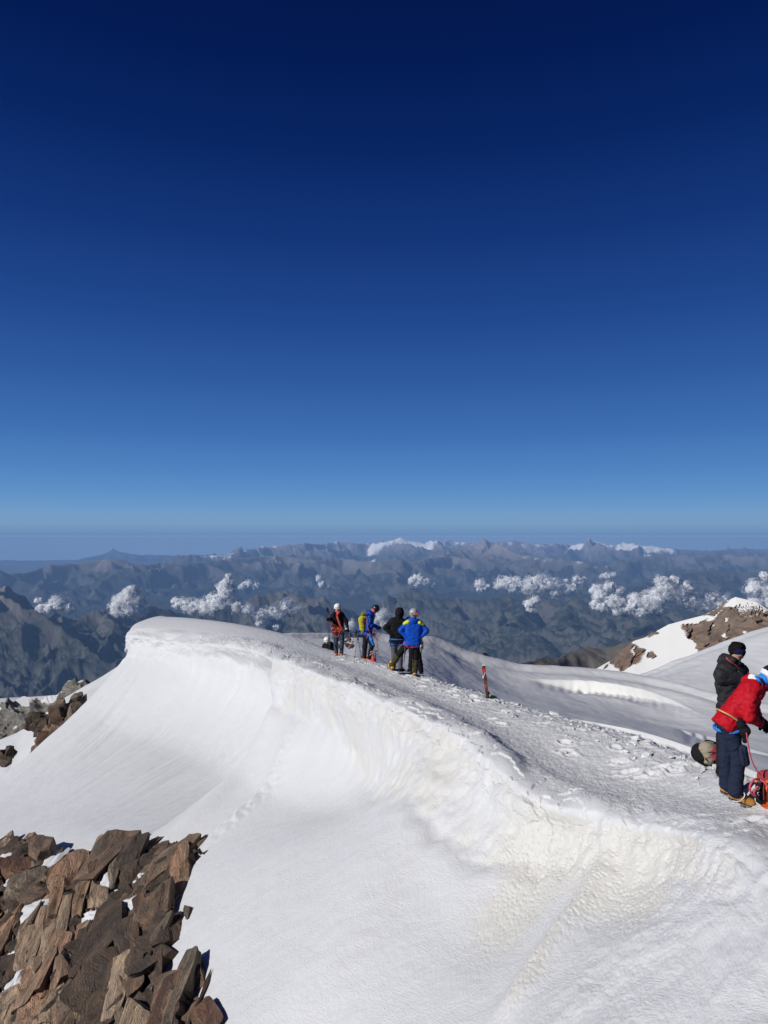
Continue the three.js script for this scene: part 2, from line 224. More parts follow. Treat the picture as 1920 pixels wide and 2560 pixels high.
{ // rock and snow peak rising beyond the glacier
  const crest = [[1180, 1760, 1000], [1300, 1735, 957], [1400, 1705, 921], [1450, 1690, 903], [1490, 1672, 888], [1527, 1651, 875], [1550, 1628, 867], [1585, 1602, 854], [1614, 1593, 844], [1642, 1577, 834], [1671, 1561, 823], [1715, 1549, 807], [1758, 1538, 792], [1781, 1527, 784], [1800, 1514, 777], [1816, 1502, 771], [1839, 1492, 763], [1868, 1499, 752], [1894, 1506, 743], [1920, 1524, 734], [1990, 1590, 708], [2150, 1680, 651]];
  const lo = [[1180, 1790, 850], [1300, 1770, 813], [1400, 1760, 783], [1527, 1750, 744], [1671, 1740, 700], [1816, 1735, 655], [1920, 1735, 624], [2150, 1760, 553]];
  // front elevation of the peak: where rock shows through the snow
  const rocks = [[[1524, 1650], [1536, 1633], [1560, 1616], [1580, 1603], [1586, 1612], [1580, 1632], [1574, 1668], [1554, 1679], [1528, 1661]],
    [[1588, 1611], [1600, 1616], [1615, 1628], [1602, 1655], [1577, 1666], [1583, 1640]], [[1619, 1632], [1630, 1628], [1640, 1634], [1628, 1648], [1619, 1644]],
    [[1512, 1662], [1524, 1657], [1520, 1668], [1510, 1672]],
    [[1699, 1567], [1712, 1559], [1740, 1560], [1757, 1552], [1770, 1545], [1764, 1556], [1782, 1551], [1796, 1535], [1804, 1518], [1840, 1517], [1855, 1508], [1872, 1503], [1893, 1509], [1920, 1526], [2000, 1600], [2060, 1700], [1745, 1720], [1749, 1640], [1740, 1620], [1735, 1602], [1712, 1590], [1706, 1577]],
    [[1758, 1539], [1781, 1528], [1816, 1503], [1828, 1496], [1812, 1513], [1796, 1530], [1776, 1541]], [[1616, 1592], [1640, 1577], [1646, 1582], [1625, 1593]]];
  const holes = [[[1806, 1548], [1817, 1545], [1818, 1552], [1810, 1556]], [[1804, 1588], [1814, 1582], [1815, 1594], [1809, 1597]], [[1857, 1580], [1863, 1577], [1864, 1584], [1858, 1584]], [[1784, 1562], [1788, 1560], [1790, 1566], [1785, 1566]]];
  const NU = 460, NV = 240;
  const g = gridGeo(NU, NV, (i, j, o) => {
    const px = lerp(1180, 2150, i / (NU - 1)), [cy, cd] = interp(crest, px), [ly, ld] = interp(lo, px), v = j / (NV - 1) * 1.25;
    let py, d; if (v <= 1) { py = lerp(ly, cy, v); d = lerp(ld, cd, Math.pow(v, 1.2)); } else { py = cy + (v - 1) * 120; d = cd + (v - 1) * 500; }
    const q = at(px, py, d), w = noise(px / 9, py / 9, 2) * 3.2 + noise(px / 3.4, py / 3.4, 5) * 1.6, fx = px + w, fy = py + noise(px / 8, py / 8, 8) * 3 + noise(px / 3, py / 3, 12) * 1.4;
    let rock = rocks.some((P) => inPoly(P, fx, fy)) && !holes.some((P) => inPoly(P, fx, fy)) && !(px > 1845 && py < 1545 && noise(px / 3, py / 5, 3) + (1530 - py) / 40 > 0.15);
    const k = rock ? (ridged(q.x / 36, q.y / 22, q.z / 36, 6) - 0.5) * 22 + noise(q.x / 6, q.y / 6, q.z / 6) * 2.2 : noise(q.x / 30, q.y / 60, q.z / 30) * 1.0 + 0.22 * noise(q.x / 7, q.y / 40, 3);
    q.z += k * (v <= 1 ? 1 : 0.2) * sst(0, 0.05, Math.abs(1 - v)); q.y += k * 0.25 * sst(0, 0.05, Math.abs(1 - v));
    o.p.copy(q); o.c = rock ? rockCol(q.x, q.y, q.z, 1 / 34, 1).map((k, c) => k * [0.80, 0.66, 0.56][c]) : [0.60, 0.595, 0.585];
  }, false, true);
  tag(mesh('rocky_snow_peak', g, new THREE.MeshStandardMaterial({ vertexColors: true, roughness: 0.9 })), 'brown rock and snow peak standing beyond the glacier', null, null, 'structure');
}
const mkSheet = (cols) => sheet(cols.map((c) => c.map((q) => (q.isVector3 ? q : at(...q)))));
{ // wide shaded snow slope between the peak and the near glacier
  const cols = [[1330, 1735, 440, 1752, 400, 1800, 330], [1450, 1722, 430, 1742, 380, 1790, 300], [1600, 1697, 410, 1730, 330, 1805, 250], [1750, 1640, 390, 1725, 300, 1840, 215], [1920, 1582, 370, 1720, 280, 1880, 180], [2150, 1505, 350, 1700, 260, 1950, 160], [2450, 1400, 340, 1690, 250, 2020, 150]]
    .map(([x, y1, d1, y2, d2, y3, d3]) => { const c = at(x, y1, d1); return [at(x - 30, y3, d3), at(x, y2, d2), at(x, lerp(y1, y2, 0.3), lerp(d1, d2, 0.35)), c, c.clone().add(V(10, -14, -40)), c.clone().add(V(40, -120, -160))]; });
  const ev = mkSheet(cols), n = V(0, 0, 0);
  const g = gridGeo(300, 180, (i, j, o) => {
    const s = i / 299 * 6, t = j / 179 * 5, p = ev(s, t, o.p); nrm(ev, s, t, n);
    const step = (c, w, h) => -h * sst(0, 0.05, t - c) * sst(w, 0, t - c);
    let d = 1.1 * noise(p.x / 30, p.y / 9, p.z / 60) + 0.22 * noise(p.x / 4, p.y / 2, p.z / 12) + 0.9 * noise(p.x / 70, 0, p.z / 25);
    d += step(2.2 + 0.25 * noise(s * 2, 0, 1), 0.5, 2.2 * sst(3.9, 4.4, s)) + step(1.35 + 0.2 * noise(s * 1.5, 3, 1), 0.35, 1.0 * sst(3.2, 4.2, s));
    p.addScaledVector(n, d * (n.y < 0 ? -1 : 1)); o.c = SNOW;
  }, false, true);
  tag(mesh('snow_slope', g, new THREE.MeshStandardMaterial({ vertexColors: true, roughness: 0.75 })), 'broad smooth snow slope climbing in front of the rocky peak', null, null, 'structure');
}
let glacierMesh;
{ // near glacier with its rounded dome and the bulge with an ice step
  const C = [ // px, crest py, crest depth, mid py, mid depth, foot py, foot depth
    [560, 1606, 70, 1640, 52, 1720, 46], [690, 1602, 74, 1640, 48, 1720, 38], [760, 1601, 77, 1645, 46, 1730, 34], [825, 1602, 80, 1652, 43, 1740, 32], [862, 1599, 84, 1656, 42, 1745, 31], [900, 1592, 88, 1655, 43, 1750, 30], [945, 1600, 90, 1668, 44, 1760, 29], [1000, 1607, 90, 1680, 46, 1780, 28], [1060, 1606, 92, 1680, 52, 1790, 28], [1110, 1624, 92, 1692, 55, 1805, 28], [1160, 1650, 90, 1712, 56, 1820, 28], [1230, 1671, 89, 1735, 58, 1840, 27], [1300, 1684, 88, 1750, 60, 1860, 26], [1420, 1690, 84, 1764, 62, 1890, 25], [1520, 1697, 80, 1778, 60, 1920, 23], [1620, 1712, 74, 1800, 55, 1950, 21], [1720, 1738, 66, 1828, 48, 1985, 18.5], [1800, 1765, 60, 1850, 42, 2010, 16.5], [1950, 1800, 52, 1880, 33, 2060, 14], [2150, 1850, 46, 1940, 28, 2150, 12.5], [2400, 1900, 44, 2000, 26, 2300, 12]];
  const ev = sheet(C.map(([x, y1, d1, y2, d2, y3, d3]) => { const c = at(x, y1, d1), m = at(x, y2, d2), f = at(x, y3, d3); return [f.clone().add(V(0, -4, 3)), f, m, at(x, lerp(y1, y2, 0.42), lerp(d1, d2, 0.42)), c, c.clone().add(V(4, -5, -18)), c.clone().add(V(15, -45, -80))]; }));
  const n = V(0, 0, 0), NU = 560, NV = 300, NS = C.length - 1;
  const g = gridGeo(NU, NV, (i, j, o) => {
    const s = i / (NU - 1) * NS, t = j / (NV - 1) * 6, p = ev(s, t, o.p); nrm(ev, s, t, n); if (n.y < 0) n.negate();
    // ice step: an arc across the bulge, the near side has sunk away from it
    const a = clamp((s - 12.7) / 3.6), arc = 3.36 + 0.30 * Math.sin(a * Math.PI * 0.62) - a * a * 0.75 + 0.03 * noise(s * 4, 1, 2) + 0.004 * noise(s * 12, 4, 2), on = sst(12.0, 13.6, s) * sst(16.6, 14.4, s);
    let d = -on * 1.6 * (1 - 0.75 * a) * (0.85 + 0.3 * noise(s * 7, 2, 9)) * sst(arc + 0.05, arc - 0.05, t) * sst(arc - 0.9, arc - 0.1, t);
    const c2 = 1.9 + 0.15 * noise(s * 3, 0, 7), on3 = sst(15.6, 16.2, s); d -= on3 * 0.2 * sst(c2 + 0.02, c2 - 0.02, t) * sst(c2 - 0.5, c2, t);
    d += 0.35 * noise(p.x / 9, p.y / 3, p.z / 26) + 0.07 * noise(p.x / 1.6, p.y, p.z / 5) + 0.03 * noise(p.x / 0.5, p.y / 0.5, p.z / 1.4);
    p.addScaledVector(n, d); const k = on * sst(0.10, 0.0, Math.abs(t - arc)); o.c = [SNOW[0], SNOW[1], SNOW[2] - 0.03 * k];
  }, false, true);
  glacierMesh = tag(mesh('glacier', g, new THREE.MeshStandardMaterial({ vertexColors: true, roughness: 0.7 })), 'white rolling glacier below the ridge with a curved ice step', null, null, 'structure');
}
{ // snow shoulder and rock wall below the face on the other side
  const mk = (crest, dropY, near) => sheet(crest.map(([x, y, d]) => { const c = at(x, y, d); return [at(x - 60, y + 330, d * near), at(x - 30, y + 150, d * (1 + near) / 2), at(x, y + 40, d * (0.8 + 0.2 * near)), c, c.clone().add(V(-3, -dropY, -d * 0.12)), c.clone().add(V(-12, -dropY * 8, -d * 0.4))]; }));
  const ev = mk([[-420, 2060, 74], [-200, 1950, 74], [0, 1862, 74], [45, 1838, 75], [88, 1808, 76], [141, 1766, 78], [200, 1730, 80], [257, 1698, 82], [340, 1650, 84], [450, 1600, 86]], 3, 0.5);
  const n = V(0, 0, 0);
  const g = gridGeo(220, 160, (i, j, o) => { const s = i / 219 * 9, t = j / 159 * 5, p = ev(s, t, o.p); nrm(ev, s, t, n); if (n.y < 0) n.negate(); p.addScaledVector(n, 0.5 * noise(p.x / 6, p.y / 6, p.z / 12) + 0.06 * noise(p.x / 1.1, p.y / 2, p.z / 2)); o.c = SNOW; }, false, true);
  tag(mesh('snow_shoulder', g, new THREE.MeshStandardMaterial({ vertexColors: true, roughness: 0.75 })), 'small snow shoulder behind the corniced face, below its steep edge', null, null, 'structure');
  const ev2 = mk([[-420, 1790, 210], [-200, 1764, 210], [-60, 1760, 210], [0, 1757, 210], [60, 1754, 210], [134, 1746, 205], [170, 1720, 190], [190, 1708, 180], [207, 1722, 175], [240, 1735, 170], [330, 1760, 170]], 12, 0.8);
  const g2 = gridGeo(380, 240, (i, j, o) => {
    const s = i / 379 * 10, t = j / 239 * 5, p = ev2(s, t, o.p); nrm(ev2, s, t, n); if (n.z < 0) n.negate();
    const lip = 2.78 + 0.10 * noise(s * 4, 1, 1) + 0.06 * noise(s * 15, 2, 1), snow = (t > lip && s < 5.6) || (noise(p.x / 2.2, p.y / 0.9, p.z / 2.2) > 0.36 + 0.25 * (3 - t) && s < 9), r = ridged(p.x / 11, p.y / 7, p.z / 11, 5) - 0.5;
    p.addScaledVector(n, r * 5 * sst(3.02, 2.7, t)); o.c = snow ? SNOW : rockCol(p.x, p.y * 2, p.z, 1 / 7, 0.25).map((k) => k * 0.85);
  }, false, true);
  tag(mesh('rock_wall', g2, new THREE.MeshStandardMaterial({ vertexColors: true, roughness: 0.95 })), 'dark grey rock wall with a snow-dusted rim behind the snow shoulder', null, null, 'structure');
}

// ───────────── the snow ridge: trail on top, cornice lip, steep face ─────────────
// columns run along the ridge from beside the viewer to its far corner; rows run from the hidden far side over the trail and the lip down the face
const RC = [
  [[2450, 2180, 6.6], [2420, 2330, 5.4], [2320, 2520, 4.6], [2200, 2720, 4.3], [2050, 2920, 4.2], [1880, 3120, 4.2], [1680, 3350, 4.2]],
  [[2010, 2005, 8.5], [1930, 2055, 7.9], [1830, 2105, 7.45], [1785, 2225, 7.15], [1680, 2400, 6.7], [1530, 2610, 6.3], [1320, 2900, 5.9]],
  [[1765, 1908, 11], [1650, 1985, 10], [1575, 2048, 9.4], [1520, 2180, 9.1], [1400, 2360, 8.5], [1240, 2570, 7.8], [1000, 2850, 7.2]],
  [[1565, 1838, 13], [1430, 1920, 11.7], [1330, 1978, 10.9], [1260, 2100, 10.7], [1140, 2270, 10.15], [980, 2480, 9.4], [740, 2800, 8.6]],
  [[1335, 1776, 15.5], [1215, 1806, 14.5], [1120, 1822, 13.8], [1062, 1920, 13.55], [950, 2080, 12.9], [750, 2330, 11.6], [480, 2680, 10.2]],
  [[1152, 1721, 18], [1060, 1737, 17.2], [955, 1745, 16.4], [900, 1850, 15.9], [800, 2010, 15.1], [590, 2240, 13.9], [280, 2600, 12.2]],
  [[962, 1664, 21.5], [890, 1672, 20.8], [800, 1684, 20], [765, 1800, 19.3], [672, 1985, 18.3], [470, 2160, 17], [150, 2440, 15]],
  [[832, 1628, 26], [770, 1630, 25], [692, 1648, 24], [672, 1765, 23.2], [570, 1925, 21.8], [345, 2090, 19.8], [0, 2320, 17.5]],
  [[722, 1588, 31], [660, 1594, 30], [600, 1620, 29], [585, 1682, 28.4], [455, 1855, 26.4], [200, 2050, 23.2], [-150, 2250, 20.5]],
  [[565, 1556, 37], [500, 1572, 36], [452, 1607, 35], [432, 1660, 34.4], [300, 1825, 32], [80, 2000, 28], [-250, 2190, 24.5]],
  [[425, 1543, 41], [352, 1561, 40], [322, 1592, 38.8], [314, 1648, 38.2], [202, 1772, 36.4], [-2, 1948, 33], [-300, 2150, 29]],
];
const RP = RC.map((c) => { const p = c.map((q) => at(...q)); const e = p[6].clone().add(p[6].clone().sub(p[5]).multiplyScalar(1.3)); return [p[0].clone().add(V(8, -12, -7)), p[0].clone().add(V(1.3, -1.5, -0.9)), ...p, e]; });
{ // far corner: the face turns away and falls off behind
  const a = RP[RP.length - 1];
  RP.push(a.map((p, r) => p.clone().add([V(0, -2, -8), V(-0.5, -1, -4), V(-0.9, -0.7, -3), V(-0.75, -0.7, -2.6), V(-0.3, -0.9, -2.2), V(-0.25, -1.2, -2.4), V(-0.5, -1.8, -3), V(-0.6, -2.0, -3.4), V(-0.8, -2.4, -4), V(-1, -3, -5)][r])));
  RP.push(a.map((p, r) => p.clone().add([V(0, -6, -18), V(-1, -5, -12), V(-1, -5, -10), V(-0.5, -5, -9), V(0.2, -5.5, -8.5), V(0.4, -6.5, -8.5), V(-0.2, -8, -10), V(-0.8, -9, -11), V(-2, -10, -12), V(-3, -11, -13)][r])));
}
const ridgeEv = sheet(RP, [0.5, 0.6, 0.62, 0.6, 0.48, 0.4, ...Array(7).fill(0.34)]), RS = RP.length - 1, RT = 9;      // rows: 0,1 back · 2 far edge of trail · 3 trail · 4 lip · 5 foot of the icy band · 6 · 7 · 8
// coarse copy of the surface to stand things on
const coarse = new THREE.Mesh(gridGeo(280, 170, (i, j, o) => ridgeEv(i / 279 * RS, j / 169 * RT, o.p)), new THREE.MeshBasicMaterial({ side: THREE.DoubleSide }));
const caster = new THREE.Raycaster();
function ground(px, py) {
  const dir = at(px, py, 1).normalize(); caster.set(V(0, 0, 0), dir); const h = caster.intersectObject(coarse)[0];
  if (!h) return py < 2500 ? ground(px, py + 3) : null; const n = h.face.normal.clone(); if (n.dot(dir) > 0) n.negate(); return { p: h.point, n };
}
const groundAt = (x, z) => { caster.set(V(x, 3, z), V(0, -1, 0)); const h = caster.intersectObject(coarse)[0]; return h ? h.point.y : null; };
// boot prints trodden along the trail
reseed(77);
const prints = []; for (let k = 0; k < 150; k++) { const s = rr(0.3, 6.6), t = 2.05 + Math.pow(rnd(), 2) * 0.8 + (rnd() < 0.12 ? 0.4 : 0); const q = ridgeEv(s, t, V(0, 0, 0)); prints.push([q.x, q.z, rr(-0.6, 0.6) + (rnd() < 0.5 ? 0 : Math.PI), rr(0.01, 0.035), rr(0.12, 0.18)]); }
const cells = new Map(); for (const q of prints) for (let a = -1; a <= 1; a++) for (let b = -1; b <= 1; b++) { const k = `${Math.floor(q[0] * 2) + a},${Math.floor(q[1] * 2) + b}`; if (!cells.has(k)) cells.set(k, []); cells.get(k).push(q); }
function printDepth(x, z) {
  const L = cells.get(`${Math.floor(x * 2)},${Math.floor(z * 2)}`); if (!L) return 0; let d = 0;
  for (const [cx, cz, a, dep, len] of L) { const c = Math.cos(a + 0.7), s = Math.sin(a + 0.7), u = ((x - cx) * c + (z - cz) * s) / len, v = (-(x - cx) * s + (z - cz) * c) / (len * 0.45), r = Math.sqrt(u * u + v * v); d += -dep * sst(1.05, 0.75, r) + dep * 0.55 * Math.exp(-Math.pow((r - 1.3) / 0.25, 2)); }
  return d;
}
const worley = (x, y, z) => { let m = 9; const X = Math.floor(x), Y = Math.floor(y), Z = Math.floor(z); for (let a = -1; a < 2; a++) for (let b = -1; b < 2; b++) for (let c = -1; c < 2; c++) { const h = PERM[(PERM[(PERM[(X + a) & 255] + Y + b) & 255] + Z + c) & 255], dx = X + a + PERM[h] / 255 - x, dy = Y + b + PERM[(h + 57) & 255] / 255 - y, dz = Z + c + PERM[(h + 131) & 255] / 255 - z, d = dx * dx + dy * dy + dz * dz; if (d < m) m = d; } return Math.sqrt(m); };
// surface relief in metres at column s, row t, and how dirty the old ice is there
function relief(s, t, p, out) {
  const x = p.x, y = p.y, z = p.z;
  const trail = sst(1.6, 2.0, t) * sst(4.0, 3.55, t + 0.35 * noise(s * 1.7, t * 1.5, 3) + 0.12 * noise(s * 6, t * 5, 4)) * sst(9.6, 7.6, s);
  const near = sst(2.4, 1.0, s + 0.3 * noise(x, z, 2));
  let d = 0;
  // trampled crumbs
  const w = worley(x * 11, y * 11, z * 11), rough = Math.max(trail, near * 0.55 * sst(7.5, 5, t));
  d += rough * (0.016 * (0.6 - w) + 0.012 * noise(x * 5, y * 5, z * 5) + 0.006 * noise(x * 34, y * 34, z * 34));
  const churn = trail * sst(2.75, 2.15, t + 0.3 * noise(s * 3, t * 2, 6)) * sst(7.4, 5.0, s);
  d += churn * (0.085 * Math.max(0, fbm(x * 2.6, y * 2.6, z * 2.6, 4) + 0.1) + 0.05 * (ridged(x * 1.7, y * 1.7, z * 1.7, 3) - 0.4));
  if (trail > 0.05) d += trail * printDepth(x, z);
  // wind ripples along the crest side of the lip
  const lip = sst(3.3, 3.8, t) * sst(4.5, 4.15, t);
  d += lip * (0.035 * noise(x * 0.9 + z * 0.8, y * 3, z * 0.5) + 0.022 * (ridged(x * 0.9, y * 2.4, z * 0.9, 4) - 0.4));
  // icy band with drip flutes below the lip
  const lowEdge = 5.0 + 0.55 * sst(5.9, 4.9, s) * sst(2.2, 3.4, s) + 0.3 * noise(s * 2.3, 2, 5) + 0.12 * noise(s * 9, 2, 5) - 0.35 * sst(7.2, 8, s);
  const band = sst(4.02, 4.2, t + 0.08 * noise(s * 8, 1, 2)) * sst(lowEdge + 0.12, lowEdge - 0.12, t);
  const ac = s * 6.2, flute = noise(ac * 1.0, t * 2.2, 3) * 0.55 + noise(ac * 2.3, t * 3.4, 6) * 0.35, knob = noise(x * 3.1, y * 2.2, z * 3.1) * 0.6 + noise(x * 7, y * 4.5, z * 7) * 0.35;
  d += band * (0.07 * flute + 0.055 * knob) * (s > 7.4 ? 1.5 : 1) - 0.05 * band * (s > 2.4 ? 1 : 0.4);
  d -= 0.05 * sst(lowEdge - 0.5, lowEdge, t) * sst(lowEdge + 0.25, lowEdge, t) * (s > 2.6 ? 1 : 0.3);
  // scooped hollows, and broken plates of wind crust along the lip
  d -= 0.75 * Math.exp(-Math.pow((s - 5.25) / 0.8, 2) - Math.pow((t - 5.5) / 0.75, 2)) + 0.40 * Math.exp(-Math.pow((s - 8.3) / 0.7, 2) - Math.pow((t - 5.5) / 0.6, 2)) - 0.22 * Math.exp(-Math.pow((s - 3.95 + 0.15 * (t - 5)) / 0.35, 2)) * sst(4.2, 5.2, t) * sst(8.5, 6.2, t);
  const crust = fbm(x * 0.75, y * 0.9, z * 0.75 + 3, 5), cm = sst(3.2, 3.6, t) * sst(5.0, 4.2, t) * (0.35 + 0.65 * sst(1.4, 3.6, s)) + 0.15 * near;
  d += cm * (0.035 * sst(0.02, 0.05, crust) + 0.03 * sst(0.17, 0.20, crust) - 0.03 * sst(-0.14, -0.17, crust) + 0.10 * noise(s * 2.3, t * 1.2, 4) + 0.05 * noise(s * 5.5, t * 2, 6));
  // streaks down the far face, finer wind grain on the near one
  const face = sst(lowEdge - 0.1, lowEdge + 0.3, t);
  const sq = s + 0.10 * noise(s * 2, t * 0.9, 1);
  d += face * sst(6.6, 7.6, s) * (0.075 * noise(sq * 9, t * 0.6, 2) + 0.05 * noise(sq * 27, t * 0.9, 4) * clamp(0.5 + 1.6 * noise(x * 0.35, y * 0.35, z * 0.35)) + 0.02 * noise(sq * 70, t * 1.2, 4)) * sst(8.2, 6.0, t);
  d += face * (0.05 * noise(x * 0.5, y * 0.5, z * 0.5) + 0.010 * noise(x * 2.4 + y, y * 2, z * 4.4) + 0.004 * noise(x * 12, y * 12, z * 12));
  // notch where the far face tucks in behind the nearer one, and the rib running down from it
  const nk = s - (7.02 - 0.10 * (t - 4) + 0.06 * noise(t * 1.4, 1, 8)), nt = sst(4.05, 4.5, t);
  d += nt * sst(7.6, 6.2, t) * (-0.42 * Math.exp(-Math.pow((nk - 0.30) / 0.17, 2)) * sst(6.4, 5.2, t) + 0.22 * Math.exp(-Math.pow((nk + 0.10) / 0.13, 2)));
  d -= 0.95 * sst(6.98, 7.14, s + 0.05 * (t - 4) + 0.05 * noise(t * 1.6, 3, 8)) * sst(9.6, 7.3, s) * sst(4.0, 5.3, t) * sst(7.2, 5.7, t);
  const rib = s - (6.35 - 0.16 * (t - 5)); d += 0.13 * Math.exp(-Math.pow(rib / 0.10, 2)) * sst(4.9, 5.5, t) * sst(7.2, 6.3, t) * (1 + 0.35 * noise(x * 6, y * 6, z * 6));
  const crack = s - (7.25 - 0.22 * (t - 5.4)); d += 0.09 * sst(-0.03, 0.03, crack) * sst(0.8, 0.05, crack) * sst(5.2, 5.7, t) * sst(7.6, 6.9, t);
  // pitted old ice in the two hollows beside the trail
  const h1 = Math.exp(-Math.pow((s - 2.62) / 0.30, 2)) * sst(4.0, 4.35, t) * sst(6.9, 5.6, t), h2 = Math.exp(-Math.pow((s - 1.62 - 0.06 * (t - 4)) / 0.34, 2)) * sst(4.0, 4.3, t) * sst(6.2, 5.2, t), h3 = Math.exp(-Math.pow((s - 2.08 + 0.04 * (t - 5)) / 0.10, 2)) * sst(4.5, 5.2, t) * sst(7.4, 6.5, t);
  d += -0.13 * h1 - 0.12 * h2 + 0.13 * h3;
  const pit = clamp(h1 + h2 + h3 * 0.9 + 0.6 * band * sst(3.6, 3.0, s) + near * 0.5 * sst(4, 4.5, t));
  if (pit > 0.02 && s < 4.6) { const q = worley(x * 17, y * 17, z * 17); d -= pit * 0.013 * sst(0.55, 0.12, q); d += pit * 0.006 * noise(x * 6, y * 6, z * 6); }
  d += near * sst(4.0, 5.0, t) * (0.035 * noise(x * 1.6, y * 1.6, z * 1.6) + 0.022 * (ridged(x * 2.2, y * 2.2, z * 2.2, 3) - 0.4));
  // grit left in the old ice: patches with ragged edges
  const gr = fbm(x * 1.1, y * 1.1, z * 1.1 + 4, 5), fine = noise(x * 15, y * 15, z * 15);
  out.dirt = clamp(sst(0.05, 0.5, clamp(h1 * 0.8 + h2 * 0.8 + h3 * 0.6 + band * (s > 7.5 ? 0.25 : 0.5)) + gr * 0.75 + fine * 0.18 - 0.18));
  out.trail = trail;
  return d;
}
const ridgeMat = new THREE.MeshStandardMaterial({ vertexColors: true, roughness: 0.55, bumpMap: grain, bumpScale: 0.012 });
{
  const NU = 1050, NV = 640, n = V(0, 0, 0), o2 = {};
  const tOf = (v) => { const k = [[0, 0], [0.03, 1], [0.08, 1.9], [0.40, 4.0], [0.62, 5.2], [0.84, 7.0], [0.95, 8], [1, 9]]; return interp(k, v)[0]; };
  const sOf = (u) => interp([[0, 0.1], [0.07, 1], [0.62, 5], [0.95, 10], [1, 12]], u)[0];
  const g = gridGeo(NU, NV, (i, j, o) => {
    const s = sOf(i / (NU - 1)), t = tOf(j / (NV - 1)), p = ridgeEv(s, t, o.p); nrm(ridgeEv, s, t, n); if (n.y < 0) n.negate();
    const d = relief(s, t, p, o2) * sst(11.4, 10.3, s); o.uv[0] = (p.x + 0.6 * p.y) / 1.7; o.uv[1] = (p.z - 0.5 * p.y) / 1.7;
    p.addScaledVector(n, d);
    const k = o2.dirt * (0.62 + 0.25 * sst(5, 3.5, s)), g1 = 1 - 0.08 * o2.trail; o.c = [lerp(SNOW[0], 0.50, k) * g1, lerp(SNOW[1], 0.49, k) * g1, lerp(SNOW[2], 0.462, k) * g1];
  }, true, true);
  tag(mesh('snow_ridge', g, ridgeMat), 'corniced snow ridge with a trodden trail along its top', null, null, 'structure');
}

// ───────────── the rock rib breaking through the snow ─────────────
const project = (p) => { const y = p.y * CP + p.z * SP, z = -p.z * CP + p.y * SP; return [960 + F * p.x / z, 1280 - F * y / z, z]; };
const tn2 = (u, v, fu, fv, z) => { const a = u * 2 * Math.PI, b = v * 2 * Math.PI, r = fu / (2 * Math.PI), q = fv / (2 * Math.PI); return noise(Math.cos(a) * r + 31 + z, Math.sin(a) * r + 17 + Math.cos(b) * q, Math.sin(b) * q + z * 1.7); };
const rockTex = (seed, base, streak, lichen) => dataTex(512, (u, v) => {
  const a = tfbm(u, v, 6, 5, seed), b = tn(u, v, 70, seed + 3) * 0.5 + tn(u, v, 160, seed + 8) * 0.5, st = tn2(u, v, 5, 46, seed + 5) + 0.6 * tn2(u, v, 9, 110, seed + 7), dark = sst(0.16, 0.40, tfbm(u, v, 34, 3, seed + 11));
  let k = 0.66 + 0.5 * a + 0.26 * b + 0.45 * streak * st; k *= 1 - 0.42 * dark; const w = clamp(0.5 + 1.5 * tfbm(u, v, 3, 3, seed + 23)), li = lichen * sst(0.22, 0.34, tfbm(u, v, 9, 4, seed + 31)) * sst(-0.2, 0.3, b);
  return [0, 1, 2].map((q) => lerp(k * lerp(base[0][q], base[1][q], w), [0.62, 0.62, 0.42][q], li * 0.6));
}, true);
const rockBump = dataTex(512, (u, v) => { const h = 0.5 + 0.5 * tfbm(u, v, 12, 5, 3) + 0.18 * tn(u, v, 120, 6) + 0.10 * tn2(u, v, 6, 60, 20); return [h, h, h]; });
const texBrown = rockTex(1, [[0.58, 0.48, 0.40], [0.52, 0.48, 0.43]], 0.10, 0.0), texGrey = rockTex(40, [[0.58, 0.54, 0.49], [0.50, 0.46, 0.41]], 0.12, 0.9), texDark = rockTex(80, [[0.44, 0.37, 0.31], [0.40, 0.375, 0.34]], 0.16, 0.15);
const rockMat = (map, r, g, b) => new THREE.MeshStandardMaterial({ map, color: new THREE.Color().setRGB(r * 0.80, g * 0.71, b * 0.65), roughness: 0.88, bumpMap: rockBump, bumpScale: 0.05 });
const ROCK = { brown: rockMat(texBrown, 1.47, 1.40, 1.33), tan: rockMat(texBrown, 2.35, 2.2, 2.05), red: rockMat(texBrown, 1.02, 0.78, 0.70), grey: rockMat(texGrey, 1.40, 1.40, 1.35), pale: rockMat(texGrey, 2.5, 2.35, 2.15), dark: rockMat(texDark, 0.95, 0.90, 0.86), umber: rockMat(texDark, 1.94, 1.78, 1.63) };
